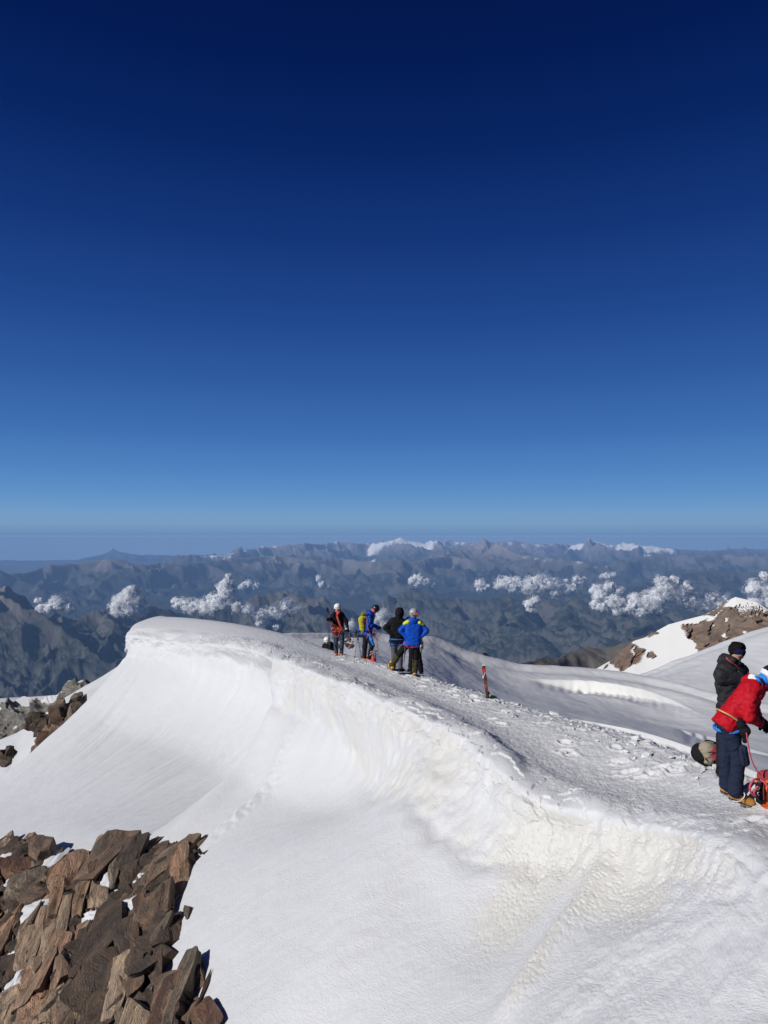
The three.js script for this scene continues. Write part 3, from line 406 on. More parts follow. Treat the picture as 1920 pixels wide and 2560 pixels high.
function blockGeo(seed, cuts = 6, rough = 0.035, div = 7) {
  reseed(seed);
  let g = new THREE.BoxGeometry(1, 1, 1, div, div, div); g.deleteAttribute('uv'); g.deleteAttribute('normal'); g = mergeVertices(g, 1e-4);
  const P = g.attributes.position, p = V(0, 0, 0), planes = [];
  for (let k = 0; k < cuts; k++) { const n = V(rr(-1, 1), rr(-1, 1), rr(-1, 1)).normalize(); planes.push([n, rr(0.30, 0.50)]); }
  const sk = [rr(-0.25, 0.25), rr(-0.25, 0.25), rr(-0.2, 0.2)], z0 = rnd() * 50;
  for (let i = 0; i < P.count; i++) {
    p.fromBufferAttribute(P, i);
    for (const [n, o] of planes) { const e = p.dot(n) - o; if (e > 0) p.addScaledVector(n, -e); }
    p.x += p.y * sk[0]; p.z += p.y * sk[1]; p.y += p.x * sk[2];
    const k = rough * (noise(p.x * 2.6 + z0, p.y * 2.6, p.z * 2.6) + 0.7 * noise(p.x * 6.5, p.y * 6.5 + z0, p.z * 6.5)); p.addScaledVector(p.clone().normalize(), k); if (rough < 0.09) { const f = 0.022 * noise(p.x * 1.3 + z0, p.y * 13, p.z * 11) + 0.03 * sst(0.1, 0.2, noise(p.x * 1.1, p.y * 3.4 + z0, p.z * 3.0)); p.y += f * Math.sign(p.y); p.z += f * Math.sign(p.z); } P.setXYZ(i, p.x, p.y, p.z);
  }
  g = toCreasedNormals(g, 0.42); const Q = g.attributes.position, uv = new Float32Array(Q.count * 2), a = V(0, 0, 0), b = V(0, 0, 0), c = V(0, 0, 0), n = V(0, 0, 0);
  for (let i = 0; i < Q.count; i += 3) {
    a.fromBufferAttribute(Q, i); b.fromBufferAttribute(Q, i + 1); c.fromBufferAttribute(Q, i + 2); n.crossVectors(b.clone().sub(a), c.clone().sub(a)); const x = Math.abs(n.x), y = Math.abs(n.y), z = Math.abs(n.z);
    [a, b, c].forEach((q, k) => { const [u, v] = x > y && x > z ? [q.z, q.y] : y > z ? [q.x, q.z] : [q.x, q.y]; uv[(i + k) * 2] = u * 0.5 + seed * 0.137; uv[(i + k) * 2 + 1] = v * 0.5 + seed * 0.071; });
  }
  g.setAttribute('uv', new THREE.BufferAttribute(uv, 2)); return g;
}
const BLOCKS = [...Array(22).keys()].map((k) => blockGeo(900 + k * 13, k % 3 === 0 ? 4 : 7, 0.03 + 0.012 * (k % 4)));
const ROCKAREA = [[-200, 2176], [-40, 2126], [30, 2108], [85, 2118], [110, 2111], [160, 2166], [205, 2156], [270, 2128], [330, 2144], [420, 2124], [508, 2130], [476, 2172], [424, 2218], [372, 2252], [346, 2288], [384, 2278], [436, 2294], [432, 2346], [400, 2370], [402, 2410], [370, 2444], [342, 2500], [322, 2532], [390, 2496], [488, 2476], [482, 2524], [456, 2608], [440, 2908], [-300, 2908], [-300, 2226]];
const PATCH = [[128, 2176, 18, 34], [140, 2200, 26, 16], [97, 2282, 26, 22], [158, 2284, 15, 10], [164, 2241, 10, 7], [285, 2215, 18, 26], [266, 2262, 9, 14], [28, 2216, 11, 14], [232, 2305, 16, 8], [262, 2326, 17, 7], [334, 2268, 20, 14], [356, 2212, 18, 14], [225, 2432, 14, 20], [45, 2472, 15, 24], [14, 2512, 12, 14], [32, 2414, 16, 10], [12, 2151, 14, 6], [350, 2320, 9, 7], [310, 2312, 8, 8], [85, 2165, 10, 5]];
const inPatch = (x, y, g = 1) => PATCH.some(([a, b, c, d]) => Math.pow((x - a) / (c * g), 2) + Math.pow((y - b) / (d * g), 2) < 1);
const outcrop = thing('rock_outcrop', 'broken brown and grey rock rib with snow in its gaps below the face', 'rock outcrop');
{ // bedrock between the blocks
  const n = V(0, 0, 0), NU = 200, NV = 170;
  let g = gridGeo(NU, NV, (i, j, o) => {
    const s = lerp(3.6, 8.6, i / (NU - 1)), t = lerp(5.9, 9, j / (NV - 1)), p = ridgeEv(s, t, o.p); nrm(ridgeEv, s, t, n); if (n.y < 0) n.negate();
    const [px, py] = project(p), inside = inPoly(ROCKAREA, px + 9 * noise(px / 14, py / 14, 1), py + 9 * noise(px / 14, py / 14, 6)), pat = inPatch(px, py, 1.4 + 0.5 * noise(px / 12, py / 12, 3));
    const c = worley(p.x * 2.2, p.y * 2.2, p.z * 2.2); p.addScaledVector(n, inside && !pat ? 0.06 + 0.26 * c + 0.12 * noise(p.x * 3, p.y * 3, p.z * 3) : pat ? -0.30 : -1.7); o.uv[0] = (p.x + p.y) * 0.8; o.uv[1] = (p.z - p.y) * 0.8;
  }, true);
  g = toCreasedNormals(g, 0.45); mesh('bedrock', g, ROCK.dark, outcrop);  // dark stone, picked partly to put shade of the gaps into its colour
}
{ // single blocks: the large ones where they lie, smaller ones packed between
  const p = V(0, 0, 0), n = V(0, 0, 0), q = V(0, 0, 0), L = V(0, 0, 0), T = V(0, 0, 0), M = new THREE.Matrix4();
  
  const spots = []; for (let s = 3.8; s < 8.6; s += 0.035) for (let t = 6.0; t < 9; t += 0.03) { ridgeEv(s, t, p); const [x, y, d] = project(p); if (x > -120 && x < 560 && y > 2050 && y < 2660) spots.push([x, y, d, s, t]); }
  const find = (x, y) => { let b = null, m = 1e9; for (const q of spots) { const e = (q[0] - x) ** 2 + (q[1] - y) ** 2; if (e < m) { m = e; b = q; } } return b; };
  const f0 = find(60, 2420), f1 = find(175, 2150), strata = ridgeEv(f1[3], f1[4], V(0, 0, 0)).sub(ridgeEv(f0[3], f0[4], V(0, 0, 0)));
  function put(x, y, len, wid, hgt, mat, turn, sink, geo, tilt = 0) {      // sizes in metres
    const f = find(x, y); ridgeEv(f[3], f[4], p); nrm(ridgeEv, f[3], f[4], n); if (n.y < 0) n.negate();
    n.lerp(V(0, 1, 0), 0.3).normalize(); L.copy(strata).normalize().applyAxisAngle(n, turn); n.addScaledVector(L, -n.dot(L)).normalize(); n.applyAxisAngle(L, tilt); T.crossVectors(L, n).normalize();
    const m = mesh('rock', geo, mat, outcrop); M.makeBasis(L, n, T.crossVectors(L, n)); m.quaternion.setFromRotationMatrix(M); m.scale.set(len * 1.6, hgt * 0.9, wid * 1.25); m.position.copy(p).addScaledVector(n, hgt * (0.39 - sink) + 0.03); return m;
  }
  // [px, py, length, width, height, stone, turn, sink, tilt] of the blocks one can pick out
  const big = [[108, 2118, 0.85, 0.62, 1.05, 'umber', 0.1, 0.35, 0.1], [92, 2150, 0.7, 0.45, 0.6, 'grey', 0, 0.4, 0], [172, 2190, 1.35, 0.72, 0.95, 'tan', -0.05, 0.4, 0.25], [120, 2128, 0.5, 0.3, 0.5, 'brown', 0.3, 0.4, 0], [28, 2112, 0.8, 0.5, 0.6, 'dark', 0.6, 0.45, 0], [14, 2150, 0.9, 0.6, 0.5, 'red', 0.8, 0.4, 0], [52, 2170, 0.9, 0.7, 0.7, 'red', 0.4, 0.35, 0.2], [64, 2225, 1.0, 0.75, 0.7, 'grey', 0.3, 0.35, 0.2], [92, 2232, 0.6, 0.5, 0.5, 'umber', 0.5, 0.35, 0],
    [262, 2128, 1.25, 0.9, 0.85, 'umber', -0.5, 0.42, 0.1], [232, 2176, 1.1, 0.45, 0.8, 'brown', -0.05, 0.4, 0.3], [292, 2172, 1.0, 0.34, 0.6, 'grey', 0.05, 0.35, 0.2], [335, 2140, 0.9, 0.5, 0.8, 'dark', -0.2, 0.4, 0], [378, 2160, 1.25, 0.7, 0.7, 'umber', -0.35, 0.42, 0.1], [432, 2140, 1.2, 0.7, 0.6, 'brown', -0.6, 0.45, 0.1], [478, 2112, 1.3, 0.35, 0.35, 'grey', -1.0, 0.5, 0], [372, 2100, 1.2, 0.3, 0.32, 'grey', -0.9, 0.42, 0], [345, 2190, 0.8, 0.5, 0.6, 'dark', 0, 0.4, 0],
    [396, 2290, 1.05, 0.62, 0.8, 'umber', 0.0, 0.42, 0.1], [418, 2330, 0.7, 0.5, 0.6, 'dark', 0.2, 0.45, 0], [384, 2390, 0.85, 0.8, 0.75, 'dark', 0.5, 0.42, 0.1], [330, 2370, 0.9, 0.55, 0.7, 'dark', 0.2, 0.4, 0], [268, 2350, 1.35, 0.9, 0.8, 'dark', -0.5, 0.42, 0.1], [170, 2420, 1.2, 0.6, 0.9, 'brown', 0.1, 0.4, 0.3], [268, 2470, 1.25, 1.0, 0.8, 'dark', 0.2, 0.45, 0.15], [330, 2450, 0.9, 0.5, 0.6, 'umber', 0.3, 0.45, 0], [235, 2235, 1.1, 0.3, 0.6, 'tan', 0, 0.4, 0.2], [205, 2270, 1.5, 0.26, 0.62, 'tan', 0, 0.42, 0.15], [262, 2240, 0.9, 0.35, 0.6, 'pale', 0.1, 0.4, 0.1],
    [130, 2300, 1.3, 0.22, 0.7, 'tan', 0.02, 0.4, 0.15], [155, 2330, 1.2, 0.3, 0.65, 'pale', 0, 0.42, 0.1], [100, 2335, 1.2, 0.3, 0.62, 'pale', 0, 0.42, 0.12], [65, 2340, 1.3, 0.3, 0.62, 'pale', -0.02, 0.42, 0.1], [28, 2330, 1.4, 0.45, 0.6, 'tan', 0, 0.42, 0.1], [75, 2390, 1.0, 0.4, 0.6, 'pale', 0.05, 0.42, 0.1], [12, 2390, 0.9, 0.5, 0.6, 'grey', 0, 0.42, 0], [110, 2400, 0.9, 0.4, 0.6, 'pale', 0, 0.42, 0.1], [90, 2440, 0.8, 0.5, 0.55, 'tan', 0.1, 0.42, 0], [110, 2505, 1.1, 0.8, 0.6, 'tan', 0.3, 0.45, 0.1], [40, 2540, 0.9, 0.7, 0.5, 'pale', 0.2, 0.45, 0], [190, 2500, 0.8, 0.4, 0.6, 'brown', 0.2, 0.42, 0], [190, 2545, 0.8, 0.5, 0.5, 'umber', 0.1, 0.42, 0], [270, 2540, 0.7, 0.5, 0.5, 'dark', 0, 0.42, 0], [20, 2450, 0.8, 0.6, 0.5, 'dark', 0, 0.42, 0],
    [430, 2510, 0.95, 0.75, 0.5, 'umber', -0.4, 0.5, 0], [365, 2535, 0.9, 0.7, 0.5, 'grey', 0, 0.45, 0], [488, 2452, 0.32, 0.28, 0.3, 'brown', 0, 0.45, 0], [522, 2556, 0.5, 0.35, 0.3, 'red', 0.4, 0.45, 0], [500, 2500, 0.75, 0.05, 0.10, 'red', -0.35, 0.5, 0], [428, 2238, 0.34, 0.10, 0.12, 'grey', -0.7, 0.5, 0], [469, 2262, 0.30, 0.12, 0.14, 'grey', -0.1, 0.5, 0], [372, 2478, 0.3, 0.2, 0.2, 'grey', -0.6, 0.5, 0], [405, 2452, 0.12, 0.04, 0.06, 'dark', 0, 0.5, 0], [196, 2124, 0.2, 0.14, 0.2, 'brown', 0, 0.4, 0], [149, 2125, 0.35, 0.2, 0.4, 'brown', 0.2, 0.4, 0]];
  reseed(31); let k = 0;
  for (const [x, y, l, w, h, m, turn, sink, tilt] of big) put(x, y < 2270 ? y + 24 : y + 8, l, w, h, ROCK[m], turn, sink, BLOCKS[k++ % BLOCKS.length], tilt);
  const taken = big.map((b) => [b[0], b[1], 26 + 18 * (b[2] - 0.5)]);
  const kinds = ['brown', 'dark', 'umber', 'grey', 'tan', 'pale', 'red', 'dark'];
  for (let c = 0, tries = 0; c < 240 && tries < 6000; tries++) {
    const x = rr(-60, 500), y = rr(2090, 2640); if (!inPoly(ROCKAREA, x, y) || inPatch(x, y, 2.0) || taken.some(([a, b, r]) => Math.hypot(a - x, b - y) < r * 0.62)) continue;
    const sc = Math.pow(rnd(), 1.6) * 0.6 + 0.14, left = x < 170 && y > 2240; const kind = left ? (rnd() < 0.6 ? 'pale' : 'tan') : kinds[Math.floor(rnd() * kinds.length)];
    put(x, y, sc * rr(1.3, 2.2), sc * rr(0.4, 0.8), sc * rr(0.6, 1.0), ROCK[kind], left ? rr(-0.08, 0.08) : rr(-0.35, 0.35), rr(0.28, 0.46), BLOCKS[Math.floor(rnd() * BLOCKS.length)], rr(-0.12, 0.2)); taken.push([x, y, 40 * sc]); c++;
  }
}
{ // snow lodged in the gaps of the rib
  const list = [], p = V(0, 0, 0), n = V(0, 0, 0); reseed(12);
  for (const [x, y, a, b] of PATCH) {
    let best = null, m = 1e9; for (let s = 3.8; s < 8.6; s += 0.04) for (let t = 6.0; t < 9; t += 0.04) { const [u, v] = project(ridgeEv(s, t, p)), e = (u - x) ** 2 + (v - y) ** 2; if (e < m) { m = e; best = [s, t]; } }
    ridgeEv(...best, p); nrm(ridgeEv, ...best, n); if (n.y < 0) n.negate(); const k = project(p)[2] / F, u = V(1, 0, 0).addScaledVector(n, -n.x).normalize(), w = V(0, 0, 0).crossVectors(u, n), z0 = rnd() * 50, c = p.clone();
    list.push(gridGeo(26, 12, (i, j, o) => { const t = i / 25 * Math.PI * 2, r = j / 11, q = 1 + 0.6 * noise(Math.cos(t) * 1.5 + z0, Math.sin(t) * 1.5, 3) + 0.35 * noise(Math.cos(t) * 4, Math.sin(t) * 5 + z0, 3); o.p.copy(c).addScaledVector(u, Math.cos(t) * r * q * a * k * 2.1 + Math.sin(t) * r * q * b * k * 0.5).addScaledVector(w, Math.sin(t) * r * q * b * k * 2.9).addScaledVector(n, 0.20 - 0.10 * r * r * r + 0.04 * noise(Math.cos(t) * r * 3 + z0, Math.sin(t) * r * 3, 1)); }));
  }
  tag(mesh('snow_pockets', mergeGeometries(list), std(...SNOW, 0.75)), 'small pockets of snow lodged between the blocks of the rock rib', 'snow', null, 'stuff');
}
{ // dark crag low on the far edge of the face, and the dusted rocks on the glacier behind the climbers
  const crag = thing('rock_crag', 'small brown crag standing out of the snow shoulder below the corniced face', 'crag');
  const add = (px, py, d, a, b, c, m, r, i) => { const q = mesh('rock', BLOCKS[i], ROCK[m], crag); q.position.copy(at(px, py, d)); q.scale.set(a, b, c); q.rotation.set(r * 0.4, r, r * 0.7); };
  reseed(67); [[160, 1795, 66, 'umber'], [188, 1766, 67, 'grey'], [150, 1782, 66, 'grey'], [115, 1812, 66, 'dark'], [122, 1850, 64, 'umber'], [150, 1835, 63, 'umber'], [112, 1868, 63, 'red'], [170, 1830, 62, 'brown'], [103, 1892, 61, 'umber'], [198, 1788, 64, 'grey'], [140, 1880, 60, 'brown'], [95, 1806, 67, 'dark']].forEach(([x, y, d, m], i) => { for (let k = 0; k < 5; k++) { const c = k ? rr(0.5, 1.1) : rr(1.2, 1.8); add(x + (k ? rr(-18, 18) : 0), y + (k ? rr(-14, 18) : 0), d + rr(-0.6, 0.6), c, c * rr(1, 1.6), c, k === 2 ? 'dark' : m, rr(-1, 1.5), (i * 5 + k) % 22); } });
  const small = thing('rock_boulder', 'dark boulders poking out of the snow shoulder', 'boulder');
  [[12, 1890, 58, 1.5, 1.1, 1.0], [22, 1882, 58, 0.9, 1.0, 0.8], [14, 1903, 57, 1.4, 0.5, 0.9]].forEach(([x, y, d, a, b, c], i) => { const q = mesh('rock', BLOCKS[i + 4], ROCK.dark, small); q.position.copy(at(x, y, d)); q.scale.set(a, b, c); q.rotation.y = i; });
  const dust = thing('rock_knoll', 'snow-dusted brown rocks on the glacier behind the climbers', 'rocks');
  reseed(66); for (let i = 0; i < 34; i++) { const k = i < 14 ? 0 : 1, x = k ? rr(864, 889) : rr(830, 858), y = k ? lerp(1586, 1618, rnd()) : lerp(1592, 1616, rnd()), c = rr(0.14, 0.36) * (y > 1605 ? 1 : 0.7); const q = mesh('rock', BLOCKS[i % 22], ROCK[['brown', 'grey', 'dark', 'umber'][i % 4]], dust); q.position.copy(at(x, y, 60 + rr(-1, 1))); q.scale.set(c * 1.3, c, c); q.rotation.set(i, i * 2, 0.4 * i); }
}

// ───────────── climbers ─────────────
function nets(field, lo, hi, cell) {                       // surface nets: one smooth closed surface where field = 0
  const nx = Math.ceil((hi[0] - lo[0]) / cell) + 1, ny = Math.ceil((hi[1] - lo[1]) / cell) + 1, nz = Math.ceil((hi[2] - lo[2]) / cell) + 1;
  const v = new Float32Array(nx * ny * nz); let q = 0;
  for (let k = 0; k < nz; k++) for (let j = 0; j < ny; j++) for (let i = 0; i < nx; i++) v[q++] = field(lo[0] + i * cell, lo[1] + j * cell, lo[2] + k * cell);
  const id = new Int32Array(nx * ny * nz).fill(-1), pos = [], idx = [], sx = 1, sy = nx, sz = nx * ny;
  const off = [0, sx, sy, sx + sy, sz, sz + sx, sz + sy, sz + sx + sy], E = [[0, 1], [2, 3], [4, 5], [6, 7], [0, 2], [1, 3], [4, 6], [5, 7], [0, 4], [1, 5], [2, 6], [3, 7]];
  for (let k = 0; k < nz - 1; k++) for (let j = 0; j < ny - 1; j++) for (let i = 0; i < nx - 1; i++) {
    const b = i + j * sy + k * sz; let m = 0; for (let c = 0; c < 8; c++) if (v[b + off[c]] < 0) m |= 1 << c; if (m === 0 || m === 255) continue;
    let x = 0, y = 0, z = 0, n = 0;
    for (const [c, d] of E) { const p = v[b + off[c]], r = v[b + off[d]]; if ((p < 0) === (r < 0)) continue; const t = p / (p - r); x += (c & 1) + t * ((d & 1) - (c & 1)); y += ((c >> 1) & 1) + t * (((d >> 1) & 1) - ((c >> 1) & 1)); z += (c >> 2) + t * ((d >> 2) - (c >> 2)); n++; }
    id[b] = pos.length / 3; pos.push(lo[0] + (i + x / n) * cell, lo[1] + (j + y / n) * cell, lo[2] + (k + z / n) * cell);
  }
  const quad = (a, b, c, d, f) => { if (a < 0 || b < 0 || c < 0 || d < 0) return; f ? idx.push(a, b, c, a, c, d) : idx.push(a, c, b, a, d, c); };
  for (let k = 1; k < nz - 1; k++) for (let j = 1; j < ny - 1; j++) for (let i = 1; i < nx - 1; i++) {
    const b = i + j * sy + k * sz, s = v[b] < 0;
    if (s !== (v[b + sx] < 0)) quad(id[b], id[b - sy], id[b - sy - sz], id[b - sz], !s);
    if (s !== (v[b + sy] < 0)) quad(id[b], id[b - sz], id[b - sz - sx], id[b - sx], !s);
    if (s !== (v[b + sz] < 0)) quad(id[b], id[b - sx], id[b - sx - sy], id[b - sy], !s);
  }
  const g = new THREE.BufferGeometry(); g.setAttribute('position', new THREE.BufferAttribute(new Float32Array(pos), 3)); g.setIndex(idx); const uv = new Float32Array(pos.length / 3 * 2); for (let k = 0; k < pos.length / 3; k++) { uv[k * 2] = (pos[k * 3] * 0.8 + pos[k * 3 + 2] * 0.7) * 1.6; uv[k * 2 + 1] = pos[k * 3 + 1] * 1.6; } g.setAttribute('uv', new THREE.BufferAttribute(uv, 2)); g.computeVertexNormals(); return g;
}
const cap = (a, b, ra, rb = ra) => ({ a, b, ra, rb }), ell = (c, rx, ry, rz) => ({ c, r: [rx, ry, rz] });
function form(prims, o = {}) {                              // prims blended into one surface; o: blend, cell, wrinkle, quilt, cut planes, hollow
  const k = o.blend ?? 0.03, lo = [1e9, 1e9, 1e9], hi = [-1e9, -1e9, -1e9], pad = 0.04 + (o.cell ?? 0.02) * 2;
  const grow = (p, r) => { const q = [p.x, p.y, p.z]; for (let m = 0; m < 3; m++) { const e = (Array.isArray(r) ? r[m] : r) + pad; lo[m] = Math.min(lo[m], q[m] - e); hi[m] = Math.max(hi[m], q[m] + e); } };
  for (const q of prims) q.c ? grow(q.c, q.r) : (grow(q.a, q.ra), grow(q.b, q.rb), q.e = q.b.clone().sub(q.a), q.l = q.e.lengthSq() || 1e-9);
  const w = o.wrinkle ?? 0, qt = o.quilt ?? 0, ps = 1 / (o.pitch ?? 0.075), cuts = o.cuts ?? [];
  return nets((x, y, z) => {
    let d = 1e9;
    for (const q of prims) {
      let e; if (q.c) { const ax = (x - q.c.x) / q.r[0], ay = (y - q.c.y) / q.r[1], az = (z - q.c.z) / q.r[2], k0 = Math.sqrt(ax * ax + ay * ay + az * az), k1 = Math.sqrt((ax / q.r[0]) ** 2 + (ay / q.r[1]) ** 2 + (az / q.r[2]) ** 2) || 1e-6; e = k0 * (k0 - 1) / k1; }
      else { const px = x - q.a.x, py = y - q.a.y, pz = z - q.a.z, t = clamp((px * q.e.x + py * q.e.y + pz * q.e.z) / q.l), dx = px - q.e.x * t, dy = py - q.e.y * t, dz = pz - q.e.z * t; e = Math.sqrt(dx * dx + dy * dy + dz * dz) - (q.ra + (q.rb - q.ra) * t); }
      const h = Math.max(k - Math.abs(d - e), 0) / k; d = Math.min(d, e) - h * h * k * 0.25;
    }
    if (d < 0.06 && d > -0.06) { if (w) d += w * (1.9 * Math.abs(noise(x * 8 + 3, y * 13, z * 8)) - 0.5 + 1.2 * Math.abs(noise(x * 15 + 5, y * 21, z * 15))); if (qt) d -= qt * Math.abs(Math.sin(y * Math.PI * ps)) ; }
    if (o.puff && d < 6 && d > -6) d += o.puff * (fbm(x / 9 + o.seed, y / 9, z / 9, 4) * 2 - 0.1);
    for (const [n, p] of cuts) { const e = (x - p.x) * n.x + (y - p.y) * n.y + (z - p.z) * n.z; if (e > d) d = e; }
    return d;
  }, lo, hi, o.cell ?? 0.02);
}
const crease = dataTex(512, (u, v) => { const a = 1 - 2 * Math.abs(tn2(u, v, 5, 8, 3)), b = 1 - 2 * Math.abs(tn2(u, v, 11, 15, 9)), h = 0.35 + 0.35 * a + 0.2 * b + 0.12 * tfbm(u, v, 24, 3, 4); return [h, h, h]; });
const cloth = (r, g, b, rough = 0.85) => new THREE.MeshPhysicalMaterial({ bumpMap: crease, bumpScale: 0.016, color: new THREE.Color().setRGB(r, g, b), roughness: rough, specularIntensity: 0.2 });
const plast = (r, g, b, rough = 0.4) => std(r, g, b, rough), METAL = std(0.55, 0.56, 0.58, 0.35, { metalness: 0.9 }), STEEL = std(0.12, 0.12, 0.13, 0.4, { metalness: 0.7 });
const MAT = { skin: std(0.40, 0.22, 0.15, 0.6), black: cloth(0.014, 0.014, 0.017), soot: cloth(0.022, 0.022, 0.026, 0.6), coal: cloth(0.010, 0.010, 0.012), blue: cloth(0.008, 0.05, 0.33, 0.6), royal: cloth(0.006, 0.065, 0.40, 0.6), lime: cloth(0.50, 0.55, 0.03), navy: cloth(0.014, 0.020, 0.040), denim: cloth(0.045, 0.065, 0.09), grey: cloth(0.085, 0.085, 0.10), olive: cloth(0.050, 0.042, 0.022), red: cloth(0.36, 0.006, 0.014, 0.6), orange: cloth(0.62, 0.10, 0.02), tanboot: std(0.36, 0.17, 0.03, 0.7), orangeboot: std(0.5, 0.12, 0.04, 0.7), yellow: std(0.62, 0.33, 0.02, 0.6), white: plast(0.62, 0.62, 0.60, 0.45), helmgrey: plast(0.28, 0.29, 0.29, 0.35), ink: plast(0.01, 0.01, 0.011, 0.35), hair: cloth(0.006, 0.005, 0.005), band: cloth(0.008, 0.010, 0.045), sky: cloth(0.03, 0.20, 0.62), coral: std(0.62, 0.07, 0.05, 0.7), pink: std(0.46, 0.05, 0.08, 0.7), rope: std(0.42, 0.06, 0.05, 0.8), redplast: std(0.45, 0.02, 0.03, 0.5), pack: cloth(0.34, 0.31, 0.03), packdark: cloth(0.16, 0.16, 0.02), beige: cloth(0.25, 0.21, 0.155), maroon: cloth(0.26, 0.035, 0.045), knit: std(0.6, 0.6, 0.6, 0.95), bronze: std(0.5, 0.28, 0.10, 0.5), crampon: std(0.45, 0.10, 0.04, 0.45, { metalness: 0.3 }), scarf: cloth(0.16, 0.15, 0.14) };
const tube = (pts, r, closed = false, seg) => new THREE.TubeGeometry(new THREE.CatmullRomCurve3(pts, closed), seg ?? Math.max(12, pts.length * 5), r, 6, closed);
function ring(c, axis, rx, rz, n = 14, front) { const a = axis.clone().normalize(), u = (front ?? V(1, 0, 0)).clone().addScaledVector(a, -(front ?? V(1, 0, 0)).dot(a)).normalize(), w = V(0, 0, 0).crossVectors(a, u), o = []; for (let k = 0; k < n; k++) { const t = k / n * Math.PI * 2; o.push(c.clone().addScaledVector(u, Math.cos(t) * rx).addScaledVector(w, Math.sin(t) * rz)); } return o; }
const mid = (a, b, t = 0.5) => a.clone().lerp(b, t);
function gloveForm(w, e, cell, swell = 1) {                 // palm, four fingers and a thumb, gently curled
  const f = w.clone().sub(e).normalize(), side = V(0, 0, 1).cross(f).normalize(); if (side.lengthSq() < 0.1) side.set(1, 0, 0); const up = V(0, 0, 0).crossVectors(f, side), P = [];
  const palm = w.clone().addScaledVector(f, 0.05), R = 0.014 * swell; P.push(cap(w.clone().addScaledVector(f, -0.05), w, 0.046 * swell, 0.036 * swell), cap(w, palm, 0.034 * swell, 0.036 * swell));
  for (let k = 0; k < 4; k++) { const b = palm.clone().addScaledVector(side, (k - 1.5) * 0.022 * swell).addScaledVector(f, 0.02), l = [0.036, 0.042, 0.040, 0.032][k], m = b.clone().addScaledVector(f, l).addScaledVector(up, -0.006), t = m.clone().addScaledVector(f, l * 0.45).addScaledVector(up, -l * 0.75); P.push(cap(b, m, R, R * 0.95), cap(m, t, R * 0.95, R * 0.85)); }
  const b = w.clone().addScaledVector(f, 0.015).addScaledVector(side, -0.03 * swell), m = b.clone().addScaledVector(side, -0.03).addScaledVector(f, 0.03); P.push(cap(b, m, R * 1.15, R), cap(m, m.clone().addScaledVector(f, 0.028).addScaledVector(up, -0.012), R, R * 0.85));
  return form(P, { blend: 0.010, cell });
}
function cramponGeo(heel, toe, up) {                        // frame bars, toe and heel bails, ten points
  const L = toe.clone().sub(heel), f = L.clone().normalize(), side = V(0, 0, 0).crossVectors(f, up).normalize(), g = [], len = L.length(), pt = (u, s, h) => heel.clone().addScaledVector(f, u * len).addScaledVector(side, s).addScaledVector(up, h);
  for (const s of [-0.036, 0.036]) { g.push(tube([pt(-0.08, s * 0.7, -0.052), pt(0.3, s, -0.052), pt(0.7, s * 1.1, -0.05), pt(1.12, s * 0.6, -0.045)], 0.006)); for (const u of [0, 0.22, 0.6, 0.85, 1.1]) { const c = new THREE.ConeGeometry(0.009, 0.045, 5); c.rotateX(Math.PI); const p = pt(u, s, -0.070); c.translate(p.x, p.y, p.z); g.push(c); } }
  g.push(tube([pt(1.1, -0.03, -0.045), pt(1.2, -0.02, 0.0), pt(1.2, 0.02, 0.0), pt(1.1, 0.03, -0.045)], 0.005), tube([pt(-0.06, -0.03, -0.05), pt(-0.14, -0.025, 0.03), pt(-0.14, 0.025, 0.03), pt(-0.06, 0.03, -0.05)], 0.005), tube([pt(-0.12, 0.03, 0.03), pt(0.25, 0.05, 0.05), pt(0.5, 0.0, 0.075), pt(0.25, -0.05, 0.05), pt(-0.12, -0.03, 0.03)], 0.006));
  return mergeGeometries(g.map((q) => q.toNonIndexed()));
}
